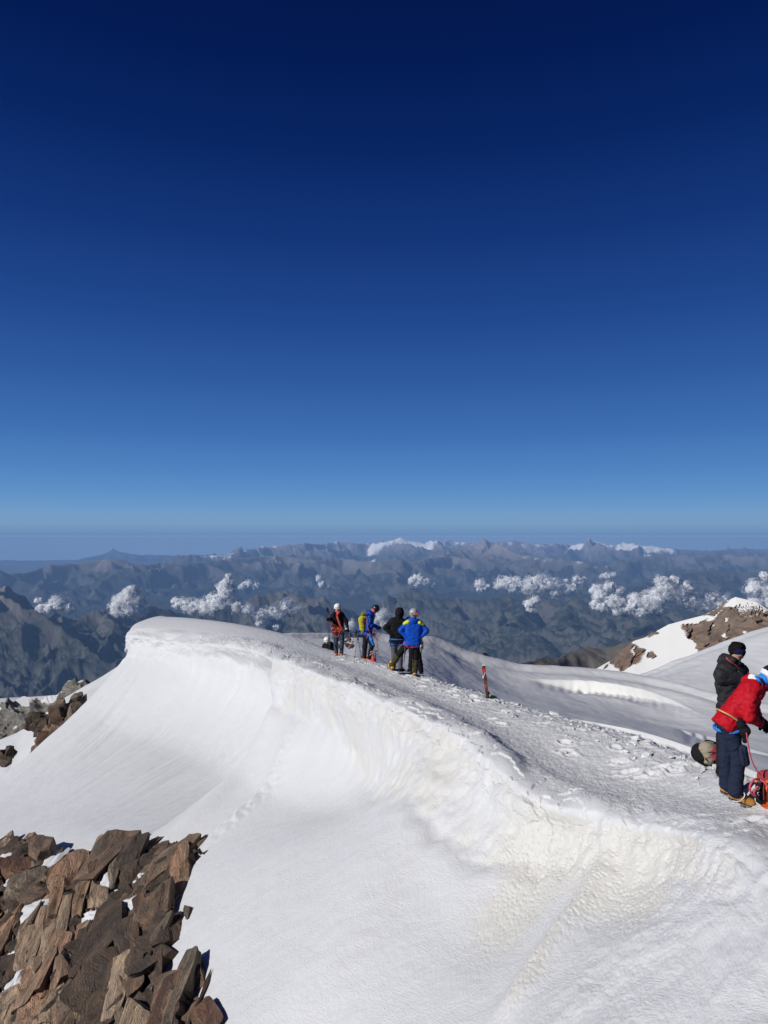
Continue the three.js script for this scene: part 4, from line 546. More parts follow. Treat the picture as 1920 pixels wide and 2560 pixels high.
function person(D) {
  const foot = ground(...D.foot), d = D.depth ?? project(foot.p)[2], B = at(D.foot[0], D.foot[1], d), g = thing('person', D.label, 'person', B, 'climbers on the summit ridge');
  const J = {}; for (const k in D.J) J[k] = at(D.J[k][0], D.J[k][1], d - (D.J[k][2] ?? 0)).sub(B);
  const cell = D.cell ?? 0.018, bulk = D.bulk ?? 1, cs = mid(J.sl, J.sr), ch = mid(J.hl, J.hr), look = (D.look ?? V(0, 0, 1)).clone().normalize(), up = (D.up ?? J.head.clone().sub(J.neck)).clone().normalize(), ear = V(0, 0, 0).crossVectors(up, look).normalize();
  const chin = J.head.clone().addScaledVector(up, -0.075).addScaledVector(look, 0.045);
  // one continuous body under the clothes
  const limb = (a, b, c, r) => [cap(J[a], J[b], r[0], r[1]), cap(J[b], J[c], r[1], r[2])];
  mesh('body', form([ell(J.head.clone().addScaledVector(up, 0.015), 0.082, 0.105, 0.088), cap(J.head.clone().addScaledVector(look, 0.03), chin, 0.062, 0.045), cap(J.head.clone().addScaledVector(look, 0.086).addScaledVector(up, -0.005), J.head.clone().addScaledVector(look, 0.106).addScaledVector(up, -0.034), 0.010, 0.016), cap(J.head.clone().addScaledVector(ear, 0.084), J.head.clone().addScaledVector(ear, 0.086).addScaledVector(up, -0.03), 0.018, 0.013), cap(J.head.clone().addScaledVector(ear, -0.084), J.head.clone().addScaledVector(ear, -0.086).addScaledVector(up, -0.03), 0.018, 0.013),
    cap(J.neck, J.head.clone().addScaledVector(up, -0.05), 0.056, 0.052), cap(mid(J.sl, cs, 0.25), mid(J.sr, cs, 0.25), 0.075), cap(cs, ch, 0.12, 0.11), cap(J.neck, cs, 0.06, 0.09), cap(J.hl, J.hr, 0.09), ...limb('sl', 'el', 'wl', [0.052, 0.043, 0.03]), ...limb('sr', 'er', 'wr', [0.052, 0.043, 0.03]), ...limb('hl', 'kl', 'al', [0.08, 0.058, 0.04]), ...limb('hr', 'kr', 'ar', [0.08, 0.058, 0.04])], { cell: cell * 1.1, blend: 0.04 }), MAT.skin, g);
  // trousers
  const TR = D.trousers ?? {}; mesh('trousers', form([cap(J.hl, J.hr, 0.118), cap(mid(ch, cs, 0.25), ch, 0.125, 0.13), cap(J.hl, J.kl, 0.105, 0.078), cap(J.kl, J.al, 0.078, TR.cuff ?? 0.066), cap(J.hr, J.kr, 0.105, 0.078), cap(J.kr, J.ar, 0.078, TR.cuff ?? 0.066)], { cell, wrinkle: 0.006, blend: 0.035 }), TR.mat ?? MAT.black, g);
  // jacket
  const K = D.jacket, h = K.hem ?? 0.10, hemDir = ch.clone().sub(cs).normalize(), hem = ch.clone().addScaledVector(hemDir, h), c2 = (a, t) => mid(a, cs, t), R = (K.r ?? 0.125) * bulk;
  const jk = [cap(c2(J.sl, 0.18), c2(J.sr, 0.18), 0.085 * bulk), cap(c2(J.sl, 0.42), mid(J.hl, ch, 0.15), R, R * 0.98), cap(c2(J.sr, 0.42), mid(J.hr, ch, 0.15), R, R * 0.98), cap(cs, hem, R * 1.02, R * 1.06), cap(mid(J.hl, ch, 0.1), mid(J.hl, ch, 0.1).addScaledVector(hemDir, h * 0.9), R * 0.94, R * 0.98), cap(mid(J.hr, ch, 0.1), mid(J.hr, ch, 0.1).addScaledVector(hemDir, h * 0.9), R * 0.94, R * 0.98), cap(J.sl, J.el, 0.078 * bulk, 0.066 * bulk), cap(J.el, J.wl, 0.066 * bulk, 0.050), cap(J.sr, J.er, 0.078 * bulk, 0.066 * bulk), cap(J.er, J.wr, 0.066 * bulk, 0.050), cap(cs, J.neck, 0.10, 0.082)];
  mesh('jacket', form(jk, { cell, wrinkle: K.wrinkle ?? 0.007, quilt: K.quilt ?? 0, blend: 0.035, cuts: [[hemDir, hem.clone().addScaledVector(hemDir, 0.02)], [up.clone().multiplyScalar(1), J.neck.clone().addScaledVector(up, 0.075)]] }), K.mat, g);
  if (D.hood === 'up') mesh('hood', form([ell(J.head.clone().addScaledVector(up, 0.025).addScaledVector(look, -0.01), 0.118, 0.142, 0.128), cap(J.head.clone().addScaledVector(up, -0.06), J.neck, 0.105, 0.10)], { cell: cell * 0.9, quilt: K.quilt, blend: 0.04, cuts: [[look, J.head.clone().addScaledVector(look, 0.07)]] }), D.hoodMat ?? K.mat, g);
  if (D.hood === 'down') { const b = J.neck.clone().addScaledVector(look, -0.085); mesh('hood', form([cap(b.clone().addScaledVector(ear, 0.085), b.clone().addScaledVector(ear, -0.085), 0.058), ell(b.clone().addScaledVector(up, -0.035).addScaledVector(look, -0.03), 0.115, 0.085, 0.065), cap(J.neck.clone().addScaledVector(ear, 0.10), J.neck.clone().addScaledVector(look, 0.07).addScaledVector(ear, 0.05), 0.035, 0.03), cap(J.neck.clone().addScaledVector(ear, -0.10), J.neck.clone().addScaledVector(look, 0.07).addScaledVector(ear, -0.05), 0.035, 0.03)], { cell: cell * 0.85, wrinkle: 0.009 }), D.hoodMat ?? K.mat, g); }
  // head wear
  const crown = J.head.clone().addScaledVector(up, 0.035);
  if (D.helmet) {
    const m = mesh('helmet', form([ell(crown.clone().addScaledVector(up, 0.02), 0.122, 0.118, 0.132)], { cell: cell * 0.7, cuts: [[up.clone().multiplyScalar(-1), crown.clone().addScaledVector(up, -0.03)]] }), D.helmet, g);
    mesh('rim', tube(ring(crown.clone().addScaledVector(up, -0.028), up, 0.118, 0.126, 16, ear), 0.008, true), D.helmet, m);
    for (const s of [-1, 0, 1]) { const v = new THREE.SphereGeometry(1, 8, 6); v.scale(0.018, 0.010, 0.010); const q = mesh('vent', v, D.vent ?? MAT.ink, m); q.position.copy(crown).addScaledVector(up, 0.03).addScaledVector(look, s ? 0.115 : 0.128).addScaledVector(ear, s * 0.055); }
    mesh('chin_strap', mergeGeometries([-1, 1].map((s) => tube([crown.clone().addScaledVector(ear, s * 0.1).addScaledVector(up, -0.03), J.head.clone().addScaledVector(ear, s * 0.085).addScaledVector(up, -0.05).addScaledVector(look, 0.02), chin.clone().addScaledVector(up, -0.05)], 0.007))), MAT.coal, m);
  }
  if (D.hair) mesh('hair', form([ell(crown.clone().addScaledVector(look, -0.012), 0.098, 0.098, 0.104), cap(J.head.clone().addScaledVector(look, -0.06), J.head.clone().addScaledVector(look, -0.065).addScaledVector(up, -0.05), 0.05, 0.035), ell(crown.clone().addScaledVector(look, 0.05).addScaledVector(up, 0.045), 0.06, 0.045, 0.045)], { cell: 0.011, wrinkle: 0.016, cuts: [[look.clone().addScaledVector(up, -0.7).normalize(), J.head.clone().addScaledVector(look, 0.055).addScaledVector(up, 0.03)]] }), MAT.hair, g);
  if (D.headband) mesh('headband', form([ell(J.head.clone().addScaledVector(up, 0.02), 0.104, 0.12, 0.108)], { cell: 0.010, cuts: [[up, J.head.clone().addScaledVector(up, 0.045)], [up.clone().multiplyScalar(-1), J.head.clone().addScaledVector(up, -0.035)]] }), D.headband, g);
  if (D.beanie) { const m = mesh('beanie', form([ell(crown.clone().addScaledVector(up, 0.02), 0.112, 0.12, 0.116)], { cell: 0.012, wrinkle: 0.004, cuts: [[up.clone().multiplyScalar(-1), crown.clone().addScaledVector(up, 0.02)]] }), D.beanie, g); mesh('brim', form([ell(crown.clone().addScaledVector(up, 0.01), 0.118, 0.12, 0.122)], { cell: 0.010, wrinkle: 0.006, cuts: [[up, crown.clone().addScaledVector(up, 0.026)], [up.clone().multiplyScalar(-1), crown.clone().addScaledVector(up, -0.035)]] }), MAT.knit, m); }
  if (D.glasses) { const c = J.head.clone().addScaledVector(look, 0.082).addScaledVector(up, 0.012); mesh('sunglasses', form([cap(c.clone().addScaledVector(ear, 0.012), c.clone().addScaledVector(ear, 0.058).addScaledVector(look, -0.014), 0.020), cap(c.clone().addScaledVector(ear, -0.012), c.clone().addScaledVector(ear, -0.058).addScaledVector(look, -0.014), 0.020), cap(c.clone().addScaledVector(ear, 0.06).addScaledVector(look, -0.015), J.head.clone().addScaledVector(ear, 0.088), 0.006), cap(c.clone().addScaledVector(ear, -0.06).addScaledVector(look, -0.015), J.head.clone().addScaledVector(ear, -0.088), 0.006)], { cell: 0.009, blend: 0.008 }), MAT.ink, g); }
  if (D.scarf) mesh('neck_tube', form([cap(J.neck.clone().addScaledVector(up, 0.03), J.neck.clone().addScaledVector(up, 0.07), 0.082)], { cell: 0.014, wrinkle: 0.008 }), D.scarf, g);
  // hands, boots, gaiters, crampons
  for (const s of ['l', 'r']) if (!D.nohand?.includes(s)) mesh('glove', gloveForm(J['w' + s], J['e' + s], cell * 0.5, 1.12), D.gloves ?? MAT.coal, g);
  for (const s of ['l', 'r']) {
    const a = J['a' + s], t = J['t' + s], heel = a.clone().addScaledVector(V(0, -1, 0), 0.05).addScaledVector(t.clone().sub(a).setY(0).normalize(), -0.03), f = t.clone().sub(heel).normalize(), bt = mesh('boot', form([cap(a.clone().add(V(0, 0.07, 0)), a, 0.062, 0.058), cap(heel, t, 0.050, 0.046), cap(a, mid(heel, t, 0.55).add(V(0, 0.02, 0)), 0.056, 0.045), cap(mid(heel, t, 0.7), t, 0.05, 0.043)], { cell: cell * 0.62, blend: 0.02 }), D.boots ?? MAT.coal, g);
    const bu = V(0, 1, 0).addScaledVector(f, -f.y).normalize(); mesh('sole', form([cap(heel.clone().addScaledVector(bu, -0.026), t.clone().addScaledVector(bu, -0.026), 0.040, 0.040)], { cell: cell * 0.62 }), MAT.ink, bt);
    mesh('lace', mergeGeometries([0.25, 0.45, 0.65].map((u) => tube(ring(mid(a, mid(heel, t, 0.75), u).add(V(0, 0.004, 0)), mid(heel, t, 0.75).sub(a).addScaledVector(bu, -0.02), 0.060 - 0.008 * u, 0.060 - 0.008 * u, 10, f), 0.005, true).toNonIndexed())), D.laces ?? MAT.coal, bt);
    if (D.gaiters) mesh('gaiter', form([cap(mid(J['k' + s], a, 0.18), mid(J['k' + s], a, 0.55), 0.086, 0.082), cap(mid(J['k' + s], a, 0.55), a, 0.082, 0.082)], { cell, wrinkle: 0.012 }), D.gaiters, g);
    if (!D.nocrampon) mesh('crampon', cramponGeo(heel, t, bu), D.crampon ?? MAT.crampon, g);
  }
  // climbing harness with gear loops
  if (D.harness) {
    const hb = ch.clone().addScaledVector(hemDir, D.hb ?? -0.06), H = mesh('harness', mergeGeometries([tube(ring(hb, hemDir, 0.205 * bulk * (D.hw ?? 1), 0.150 * bulk, 18, J.hr.clone().sub(J.hl)), 0.014, true), ...['l', 'r'].map((s) => tube(ring(mid(J['h' + s], J['k' + s], 0.20), J['k' + s].clone().sub(J['h' + s]), 0.112, 0.112, 14, V(1, 0, 0)), 0.022, true))].map((q) => q.toNonIndexed())), D.harness, g);
    reseed(1000 + D.foot[0]); const side = J.hr.clone().sub(J.hl).normalize(), fw = V(0, 0, 0).crossVectors(side, hemDir).normalize();
    for (let k = 0; k < 9; k++) { const a = [2.6, 2.9, 3.3, 3.6, 0.55, 0.25, -0.1, -0.4, 1.57][k] + rr(-0.1, 0.1), p = hb.clone().addScaledVector(side, Math.cos(a) * 0.225 * bulk).addScaledVector(fw, Math.sin(a) * 0.17 * bulk), q = new THREE.TorusGeometry(0.032, 0.006, 6, 12); q.scale(0.7, 1.3, 1); q.rotateY(rr(0, 3)); const o = mesh('carabiner', q, k % 3 ? METAL : MAT.sky, H); o.position.copy(p).addScaledVector(hemDir, 0.05 + 0.04 * rnd()); if (k % 2) { const s = mesh('sling', tube([p.clone().addScaledVector(hemDir, 0.06), p.clone().addScaledVector(hemDir, 0.14).add(V(0.02, 0, 0.01)), p.clone().addScaledVector(hemDir, 0.22)], 0.009), k % 4 === 1 ? MAT.coral : MAT.coal, H); } }
  }
  D.extra?.(g, J, { look, up, ear, cs, ch, hemDir, B, d, P: (x, y, z = 0) => at(x, y, d - z).sub(B) });
  return { g, J, B, d, P: (x, y, z = 0) => at(x, y, d - z) };
}

const P1 = person({ foot: [848, 1638], cell: 0.02, label: 'climber in a white helmet and dark jacket with red rope across the chest', look: V(0.05, -0.12, 1), nocrampon: false,
  J: { head: [844, 1521], neck: [844, 1531.5], sl: [834, 1537], sr: [855, 1537], el: [826, 1549, 0.08], wl: [822, 1549, 0.26], er: [866, 1553, 0.04], wr: [869, 1571, 0.1], hl: [839.5, 1573], hr: [851.5, 1573], kl: [839.5, 1603, 0.05], kr: [855.5, 1603, 0.05], al: [841, 1631], ar: [853.5, 1632], tl: [839.5, 1638, 0.16], tr: [854, 1639, 0.16] },
  jacket: { mat: MAT.coal, hem: 0.02 }, hood: 'down', trousers: { mat: MAT.denim }, helmet: MAT.white, glasses: true, boots: MAT.orangeboot, harness: MAT.coral, scarf: MAT.coral,
  extra(g, J, { P }) {
    mesh('rope_coil', mergeGeometries([0, 1, 2, 3].map((k) => tube([P(840 + k, 1537, 0.16), P(842.5 + k, 1546, 0.20), P(846 + k, 1556, 0.21), P(850 + k, 1566, 0.19), P(854 + k * 0.6, 1570, 0.16)], 0.013).toNonIndexed())), MAT.rope, g);
    mesh('rope_loop', mergeGeometries([tube([P(822, 1538, 0.28), P(826, 1552, 0.3), P(836, 1562, 0.28), P(850, 1569, 0.2)], 0.012), tube([P(821, 1545, 0.32), P(825, 1560, 0.3), P(829, 1577, 0.24), P(836, 1589, 0.2), P(844, 1592, 0.22), P(849, 1580, 0.22), P(853, 1571, 0.2)], 0.011)].map((q) => q.toNonIndexed())), MAT.rope, g);
    mesh('neckerchief', form([cap(P(840, 1530, 0.09), P(844, 1535, 0.15), 0.035, 0.04), cap(P(849, 1530, 0.09), P(844, 1535, 0.15), 0.03, 0.04)], { cell: 0.014, wrinkle: 0.01 }), MAT.coral, g);
    reseed(5); mesh('quickdraw', mergeGeometries([...Array(9)].map((_, k) => { const x = 833 + k * 2.6; return tube([P(x, 1568 + rr(-1, 1), 0.17), P(x + rr(-1.5, 1.5), 1573, 0.2), P(x + rr(-2, 2), 1577 + rr(0, 3), 0.19)], 0.014).toNonIndexed(); })), MAT.orange, g);
  } });
function pole(a, b, label) {                                // trekking pole: grip, shaft, strap, basket
  const t = thing('trekking_pole', label, 'trekking pole', b), A = a.clone().sub(b), n = A.clone().normalize(), L = A.length();
  mesh('shaft', tube([V(0, 0, 0), A.clone().multiplyScalar(0.5), A], 0.009), STEEL, t); mesh('grip', tube([A.clone().addScaledVector(n, -0.14), A.clone().addScaledVector(n, -0.06), A.clone().addScaledVector(n, 0.02)], 0.02), MAT.ink, t);
  mesh('strap', tube([A, A.clone().add(V(0.05, -0.05, 0.02)), A.clone().add(V(0.03, -0.13, 0.03)), A.clone().add(V(-0.01, -0.06, 0))], 0.007), MAT.coal, t);
  const k = new THREE.CylinderGeometry(0.045, 0.03, 0.015, 12); const m = mesh('basket', k, MAT.ink, t); m.position.copy(n).multiplyScalar(0.07); m.quaternion.setFromUnitVectors(V(0, 1, 0), n);
}
pole(P1.P(817, 1519, 0.3), P1.P(822, 1612, 0.28), 'trekking pole held upright by the white-helmeted climber, black grip');
pole(P1.P(820, 1521, 0.24), P1.P(825, 1614, 0.2), 'second pole in the same raised hand of the white-helmeted climber');
function iceAxe(top, tip, dir, label, shaftMat = STEEL) {   // shaft, spike, head with pick and adze
  const t = thing('ice_axe', label, 'ice axe', tip), A = top.clone().sub(tip), n = A.clone().normalize(), d = dir.clone().addScaledVector(n, -dir.dot(n)).normalize();
  mesh('shaft', tube([n.clone().multiplyScalar(0.05), A.clone().multiplyScalar(0.5), A], 0.014), shaftMat, t); mesh('spike', tube([V(0, 0, 0), n.clone().multiplyScalar(0.03), n.clone().multiplyScalar(0.07)], 0.008), METAL, t);
  mesh('pick', tube([A, A.clone().addScaledVector(d, 0.08).addScaledVector(n, 0.005), A.clone().addScaledVector(d, 0.16).addScaledVector(n, -0.045)], 0.011), METAL, t); const ad = new THREE.BoxGeometry(0.08, 0.008, 0.05), m = mesh('adze', ad, METAL, t); m.position.copy(A).addScaledVector(d, -0.05); m.quaternion.setFromUnitVectors(V(1, 0, 0), d);
}
iceAxe(P1.P(862, 1574, 0.14), P1.P(872, 1590, 0.1), V(-1, 0.3, 0), 'blue-shafted ice axe tucked under the arm of the white-helmeted climber', plast(0.02, 0.05, 0.2));

const P2 = person({ foot: [918, 1651], cell: 0.02, label: 'climber in a blue down jacket and black helmet coiling rope', look: V(0.9, -0.42, -0.1),
  J: { head: [937, 1524], neck: [930, 1533], sl: [925, 1540, 0.16], sr: [929, 1540, -0.16], el: [929, 1563, 0.22], wl: [944, 1568, 0.12], er: [914, 1562, -0.24], wr: [897, 1577, -0.2], hl: [920, 1584, 0.1], hr: [916, 1584, -0.1], kl: [930, 1614, 0.12], al: [922, 1645, 0.06], tl: [932, 1651, 0.1], kr: [912, 1617, -0.1], ar: [911, 1644, -0.12], tr: [920, 1649, -0.08] },
  jacket: { mat: MAT.blue, quilt: 0.014, hem: 0.03, r: 0.118 }, hood: 'down', trousers: { mat: MAT.black }, helmet: MAT.ink, boots: MAT.orangeboot, harness: MAT.coal, hw: 0.9,
  extra(g, J, { P }) {
    mesh('ear_band', form([cap(P(931, 1524, 0.06), P(935, 1527, 0.10), 0.035)], { cell: 0.014 }), MAT.coral, g);
    mesh('knee_panel', form([cap(P(923, 1587, 0.18), P(929, 1600, 0.2), 0.055, 0.05), cap(P(929, 1600, 0.2), P(933, 1612, 0.2), 0.05, 0.03)], { cell: 0.016 }), MAT.sky, g);
    mesh('rope_loops', mergeGeometries([0, 1, 2, 3, 4].map((k) => tube([P(946, 1569, 0.12), P(937 - k, 1577 + k, 0.16), P(934 - k * 0.6, 1586 + k, 0.18), P(940, 1583 + k * 0.5, 0.15), P(950, 1572, 0.1), P(952.5, 1577 + k * 2, 0.1), P(951, 1588 - k, 0.1)], 0.010).toNonIndexed())), std(0.28, 0.12, 0.16, 0.8), g);
    mesh('tie_in_rope', tube([P(916, 1545, 0.26), P(918, 1560, 0.28), P(922, 1576, 0.27), P(930, 1590, 0.25), P(938, 1592, 0.2), P(943, 1608, 0.16), P(945, 1630, 0.12), P(943, 1640, 0.1), P(941, 1636, 0.1)], 0.010), MAT.rope, g);
  } });
pole(P2.P(895, 1583, -0.16), P2.P(886, 1647, 0.05), 'trekking pole hanging from the rear hand of the blue-jacketed climber');
pole(P2.P(893, 1590, -0.2), P2.P(905, 1648, -0.3), 'slanting trekking pole planted behind the blue-jacketed climber');
{ // green rucksack on his back
  const t = thing('backpack', 'olive green rucksack worn by the climber in the blue down jacket', 'backpack', P2.P(909, 1578)), P = (x, y, z = 0) => P2.P(x, y, z).sub(t.position);
  const b = mesh('main_bag', form([cap(P(905.5, 1549, 0.07), P(907.5, 1572, 0.07), 0.125, 0.11), cap(P(905.5, 1549, -0.07), P(907.5, 1572, -0.07), 0.125, 0.11), cap(P(911, 1545), P(912, 1572), 0.13, 0.11)], { cell: 0.018, wrinkle: 0.008, blend: 0.05 }), MAT.pack, t);
  mesh('lid', form([cap(P(908, 1536, 0.06), P(915, 1534, 0.04), 0.075, 0.06), cap(P(908, 1536, -0.06), P(915, 1534, -0.04), 0.075, 0.06)], { cell: 0.016, wrinkle: 0.008 }), MAT.packdark, t);
  mesh('compression_strap', mergeGeometries([tube([P(898, 1557, 0.1), P(905, 1556, 0.2), P(915, 1560, 0.2)], 0.007), tube([P(900, 1568, 0.1), P(907, 1569, 0.19), P(915, 1571, 0.19)], 0.007), tube([P(909, 1543, 0.18), P(910, 1556, 0.195), P(911, 1574, 0.17)], 0.008)].map((q) => q.toNonIndexed())), MAT.coal, t);
  mesh('shoulder_strap', tube([P(917, 1540, 0.2), P(921, 1536, 0.24), P(926, 1540, 0.28), P(926, 1556, 0.3), P(919, 1570, 0.24)], 0.018), MAT.coal, t); mesh('hip_belt', tube([P(910, 1577, 0.16), P(918, 1579, 0.27), P(926, 1580, 0.24)], 0.024), MAT.coal, t);
}
iceAxe(P2.P(938.5, 1627, 0.35), P2.P(940, 1662, 0.35), V(-1, -0.2, 0.1), 'ice axe planted upright in the snow beside the red sack');
{ const q = P2.P(936, 1662, 0.45), t = thing('stuff_sack', 'tapering red sack leaning on the planted ice axe', 'sack', q), P = (x, y, z) => P2.P(x, y, z).sub(q);
  mesh('sack_body', form([cap(P(931.5, 1634, 0.4), P(933, 1645, 0.42), 0.022, 0.045), cap(P(933, 1645, 0.42), P(937, 1661, 0.45), 0.05, 0.075)], { cell: 0.014, wrinkle: 0.012 }), MAT.redplast, t); mesh('drawstring', tube([P(931, 1633, 0.4), P(928, 1637, 0.42), P(924, 1638, 0.44), P(929, 1634, 0.42)], 0.008), MAT.white, t); }

const P3 = person({ foot: [993, 1678], cell: 0.02, label: 'climber in a black quilted jacket with the hood up, hand on hip', look: V(0.35, -0.2, -1),
  J: { head: [999, 1533], neck: [997, 1547], sl: [979, 1554], sr: [1009, 1556], el: [964, 1569, 0.05], wl: [979, 1586, 0.1], er: [1018, 1577, -0.06], wr: [1007, 1592, -0.1], hl: [984, 1602], hr: [1000, 1602], kl: [985, 1634], kr: [1001, 1636], al: [984, 1667], ar: [1001, 1670], tl: [981, 1670, -0.2], tr: [1007, 1675, -0.1] },
  jacket: { mat: MAT.coal, quilt: 0.013, hem: 0.05 }, hood: 'up', trousers: { mat: MAT.grey }, boots: MAT.coal, harness: MAT.sky, crampon: STEEL });
const P4 = person({ foot: [1034, 1690], cell: 0.02, label: 'climber in a bright blue jacket with lime shoulders, hands on hips', look: V(0.1, -0.05, -1), bulk: 1.05,
  J: { head: [1034, 1536], neck: [1033, 1549], sl: [1016, 1559], sr: [1052, 1561], el: [1002, 1576, 0.06], wl: [1015, 1593, 0.08], er: [1067, 1577, 0.04], wr: [1053, 1592, 0.06], hl: [1022, 1607], hr: [1042, 1607], kl: [997, 1635, -0.06], kr: [1039, 1644], al: [980, 1663, -0.12], ar: [1037, 1678], tl: [974, 1664, -0.3], tr: [1038, 1683, -0.22] },
  jacket: { mat: MAT.royal, hem: 0.06, r: 0.138 }, hood: 'down', trousers: { mat: MAT.coal }, gaiters: MAT.olive, helmet: MAT.helmgrey, vent: MAT.coral, scarf: MAT.scarf, boots: MAT.yellow, harness: MAT.redplast, hb: 0.09, hw: 0.82,
  extra(g, J, { P }) {
    mesh('shoulder_panel', form([cap(P(1011, 1559, 0.075), P(1020, 1555, 0.10), 0.045, 0.055), cap(P(1020, 1555, 0.1), P(1030, 1553.5, 0.09), 0.055, 0.035)], { cell: 0.016 }), MAT.lime, g); mesh('shoulder_panel', form([cap(P(1057, 1561, 0.07), P(1049, 1557, 0.095), 0.045, 0.052), cap(P(1049, 1557, 0.095), P(1043, 1555, 0.09), 0.05, 0.03)], { cell: 0.016 }), MAT.lime, g);
    mesh('helmet_print', mergeGeometries([[1030, 1533.5], [1041.5, 1535]].map(([x, y]) => { const s = new THREE.SphereGeometry(1, 8, 6); s.scale(0.022, 0.034, 0.012); const p = P(x, y, 0.12); s.translate(p.x, p.y, p.z); return s; })), MAT.coral, g);
    mesh('gear_cluster', mergeGeometries([...Array(6)].map((_, k) => tube([P(1053, 1592 + k * 2, 0.16), P(1056 + (k % 3), 1602 + k * 2.5, 0.18), P(1055 + (k % 2) * 2, 1612 + k * 2.5, 0.16)], 0.011).toNonIndexed())), MAT.olive, g); mesh('ice_screw', mergeGeometries([tube([P(1053, 1612, 0.16), P(1051, 1620, 0.17), P(1052, 1630, 0.16)], 0.012), tube([P(1052, 1629, 0.16), P(1057, 1631, 0.16), P(1060, 1633, 0.16)], 0.007)].map((q) => q.toNonIndexed())), METAL, g);
  } });
iceAxe(P4.P(1013, 1612, 0.2), P4.P(1010, 1658, 0.2), V(-1, 0, 0.3), 'ice axe hanging head up from the harness of the lime-shouldered climber');
person({ foot: [1040, 1682], depth: P4.d + 0.75, cell: 0.022, label: 'climber in dark blue mostly hidden behind the lime-shouldered climber', look: V(-0.2, -0.3, -1),
  J: { head: [1023, 1556, -0.1], neck: [1026, 1565, -0.05], sl: [1020, 1570, 0], sr: [1042, 1570, 0], el: [1018, 1590, -0.1], wl: [1024, 1600, -0.25], er: [1044, 1590, -0.1], wr: [1038, 1600, -0.25], hl: [1030, 1610, 0], hr: [1044, 1610, 0], kl: [1029, 1643, 0], kr: [1047, 1643, 0], al: [1027, 1674, 0], ar: [1052, 1674, 0], tl: [1022, 1676, -0.18], tr: [1055, 1678, -0.18] },
  jacket: { mat: MAT.blue, hem: 0.03 }, hood: 'up', trousers: { mat: MAT.coal }, gaiters: MAT.coal, boots: MAT.coal, crampon: STEEL });
person({ foot: [822, 1632], depth: P1.d + 2.6, cell: 0.022, label: 'climber in black and a white helmet coming up behind the crest', look: V(-0.1, -0.1, 1),
  J: { head: [818, 1603], neck: [819, 1611], sl: [811, 1616], sr: [828, 1615], el: [806, 1630, 0.1], wl: [813, 1638, 0.25], er: [833, 1629, 0.1], wr: [825, 1638, 0.25], hl: [815, 1650], hr: [825, 1650], kl: [814, 1680, 0.1], kr: [826, 1680, 0.1], al: [814, 1706], ar: [826, 1706], tl: [814, 1712, 0.16], tr: [826, 1712, 0.16] },
  jacket: { mat: MAT.coal, hem: 0.03, r: 0.14 }, hood: 'down', trousers: { mat: MAT.black }, helmet: MAT.white, glasses: true, boots: MAT.coal,
  extra(g, J, { P }) { mesh('worn_rucksack', form([cap(P(826, 1612, -0.16), P(827, 1638, -0.16), 0.13), cap(P(820, 1614, -0.18), P(821, 1638, -0.18), 0.13)], { cell: 0.025, wrinkle: 0.01 }), MAT.black, g); mesh('chest_strap', mergeGeometries([[815, 1613, 815, 1622], [823, 1613, 824, 1622]].map(([a, b, c, e]) => tube([P(a, b, 0.11), P(a, (b + e) / 2, 0.14), P(c, e, 0.14)], 0.012).toNonIndexed())), MAT.grey, g); } });

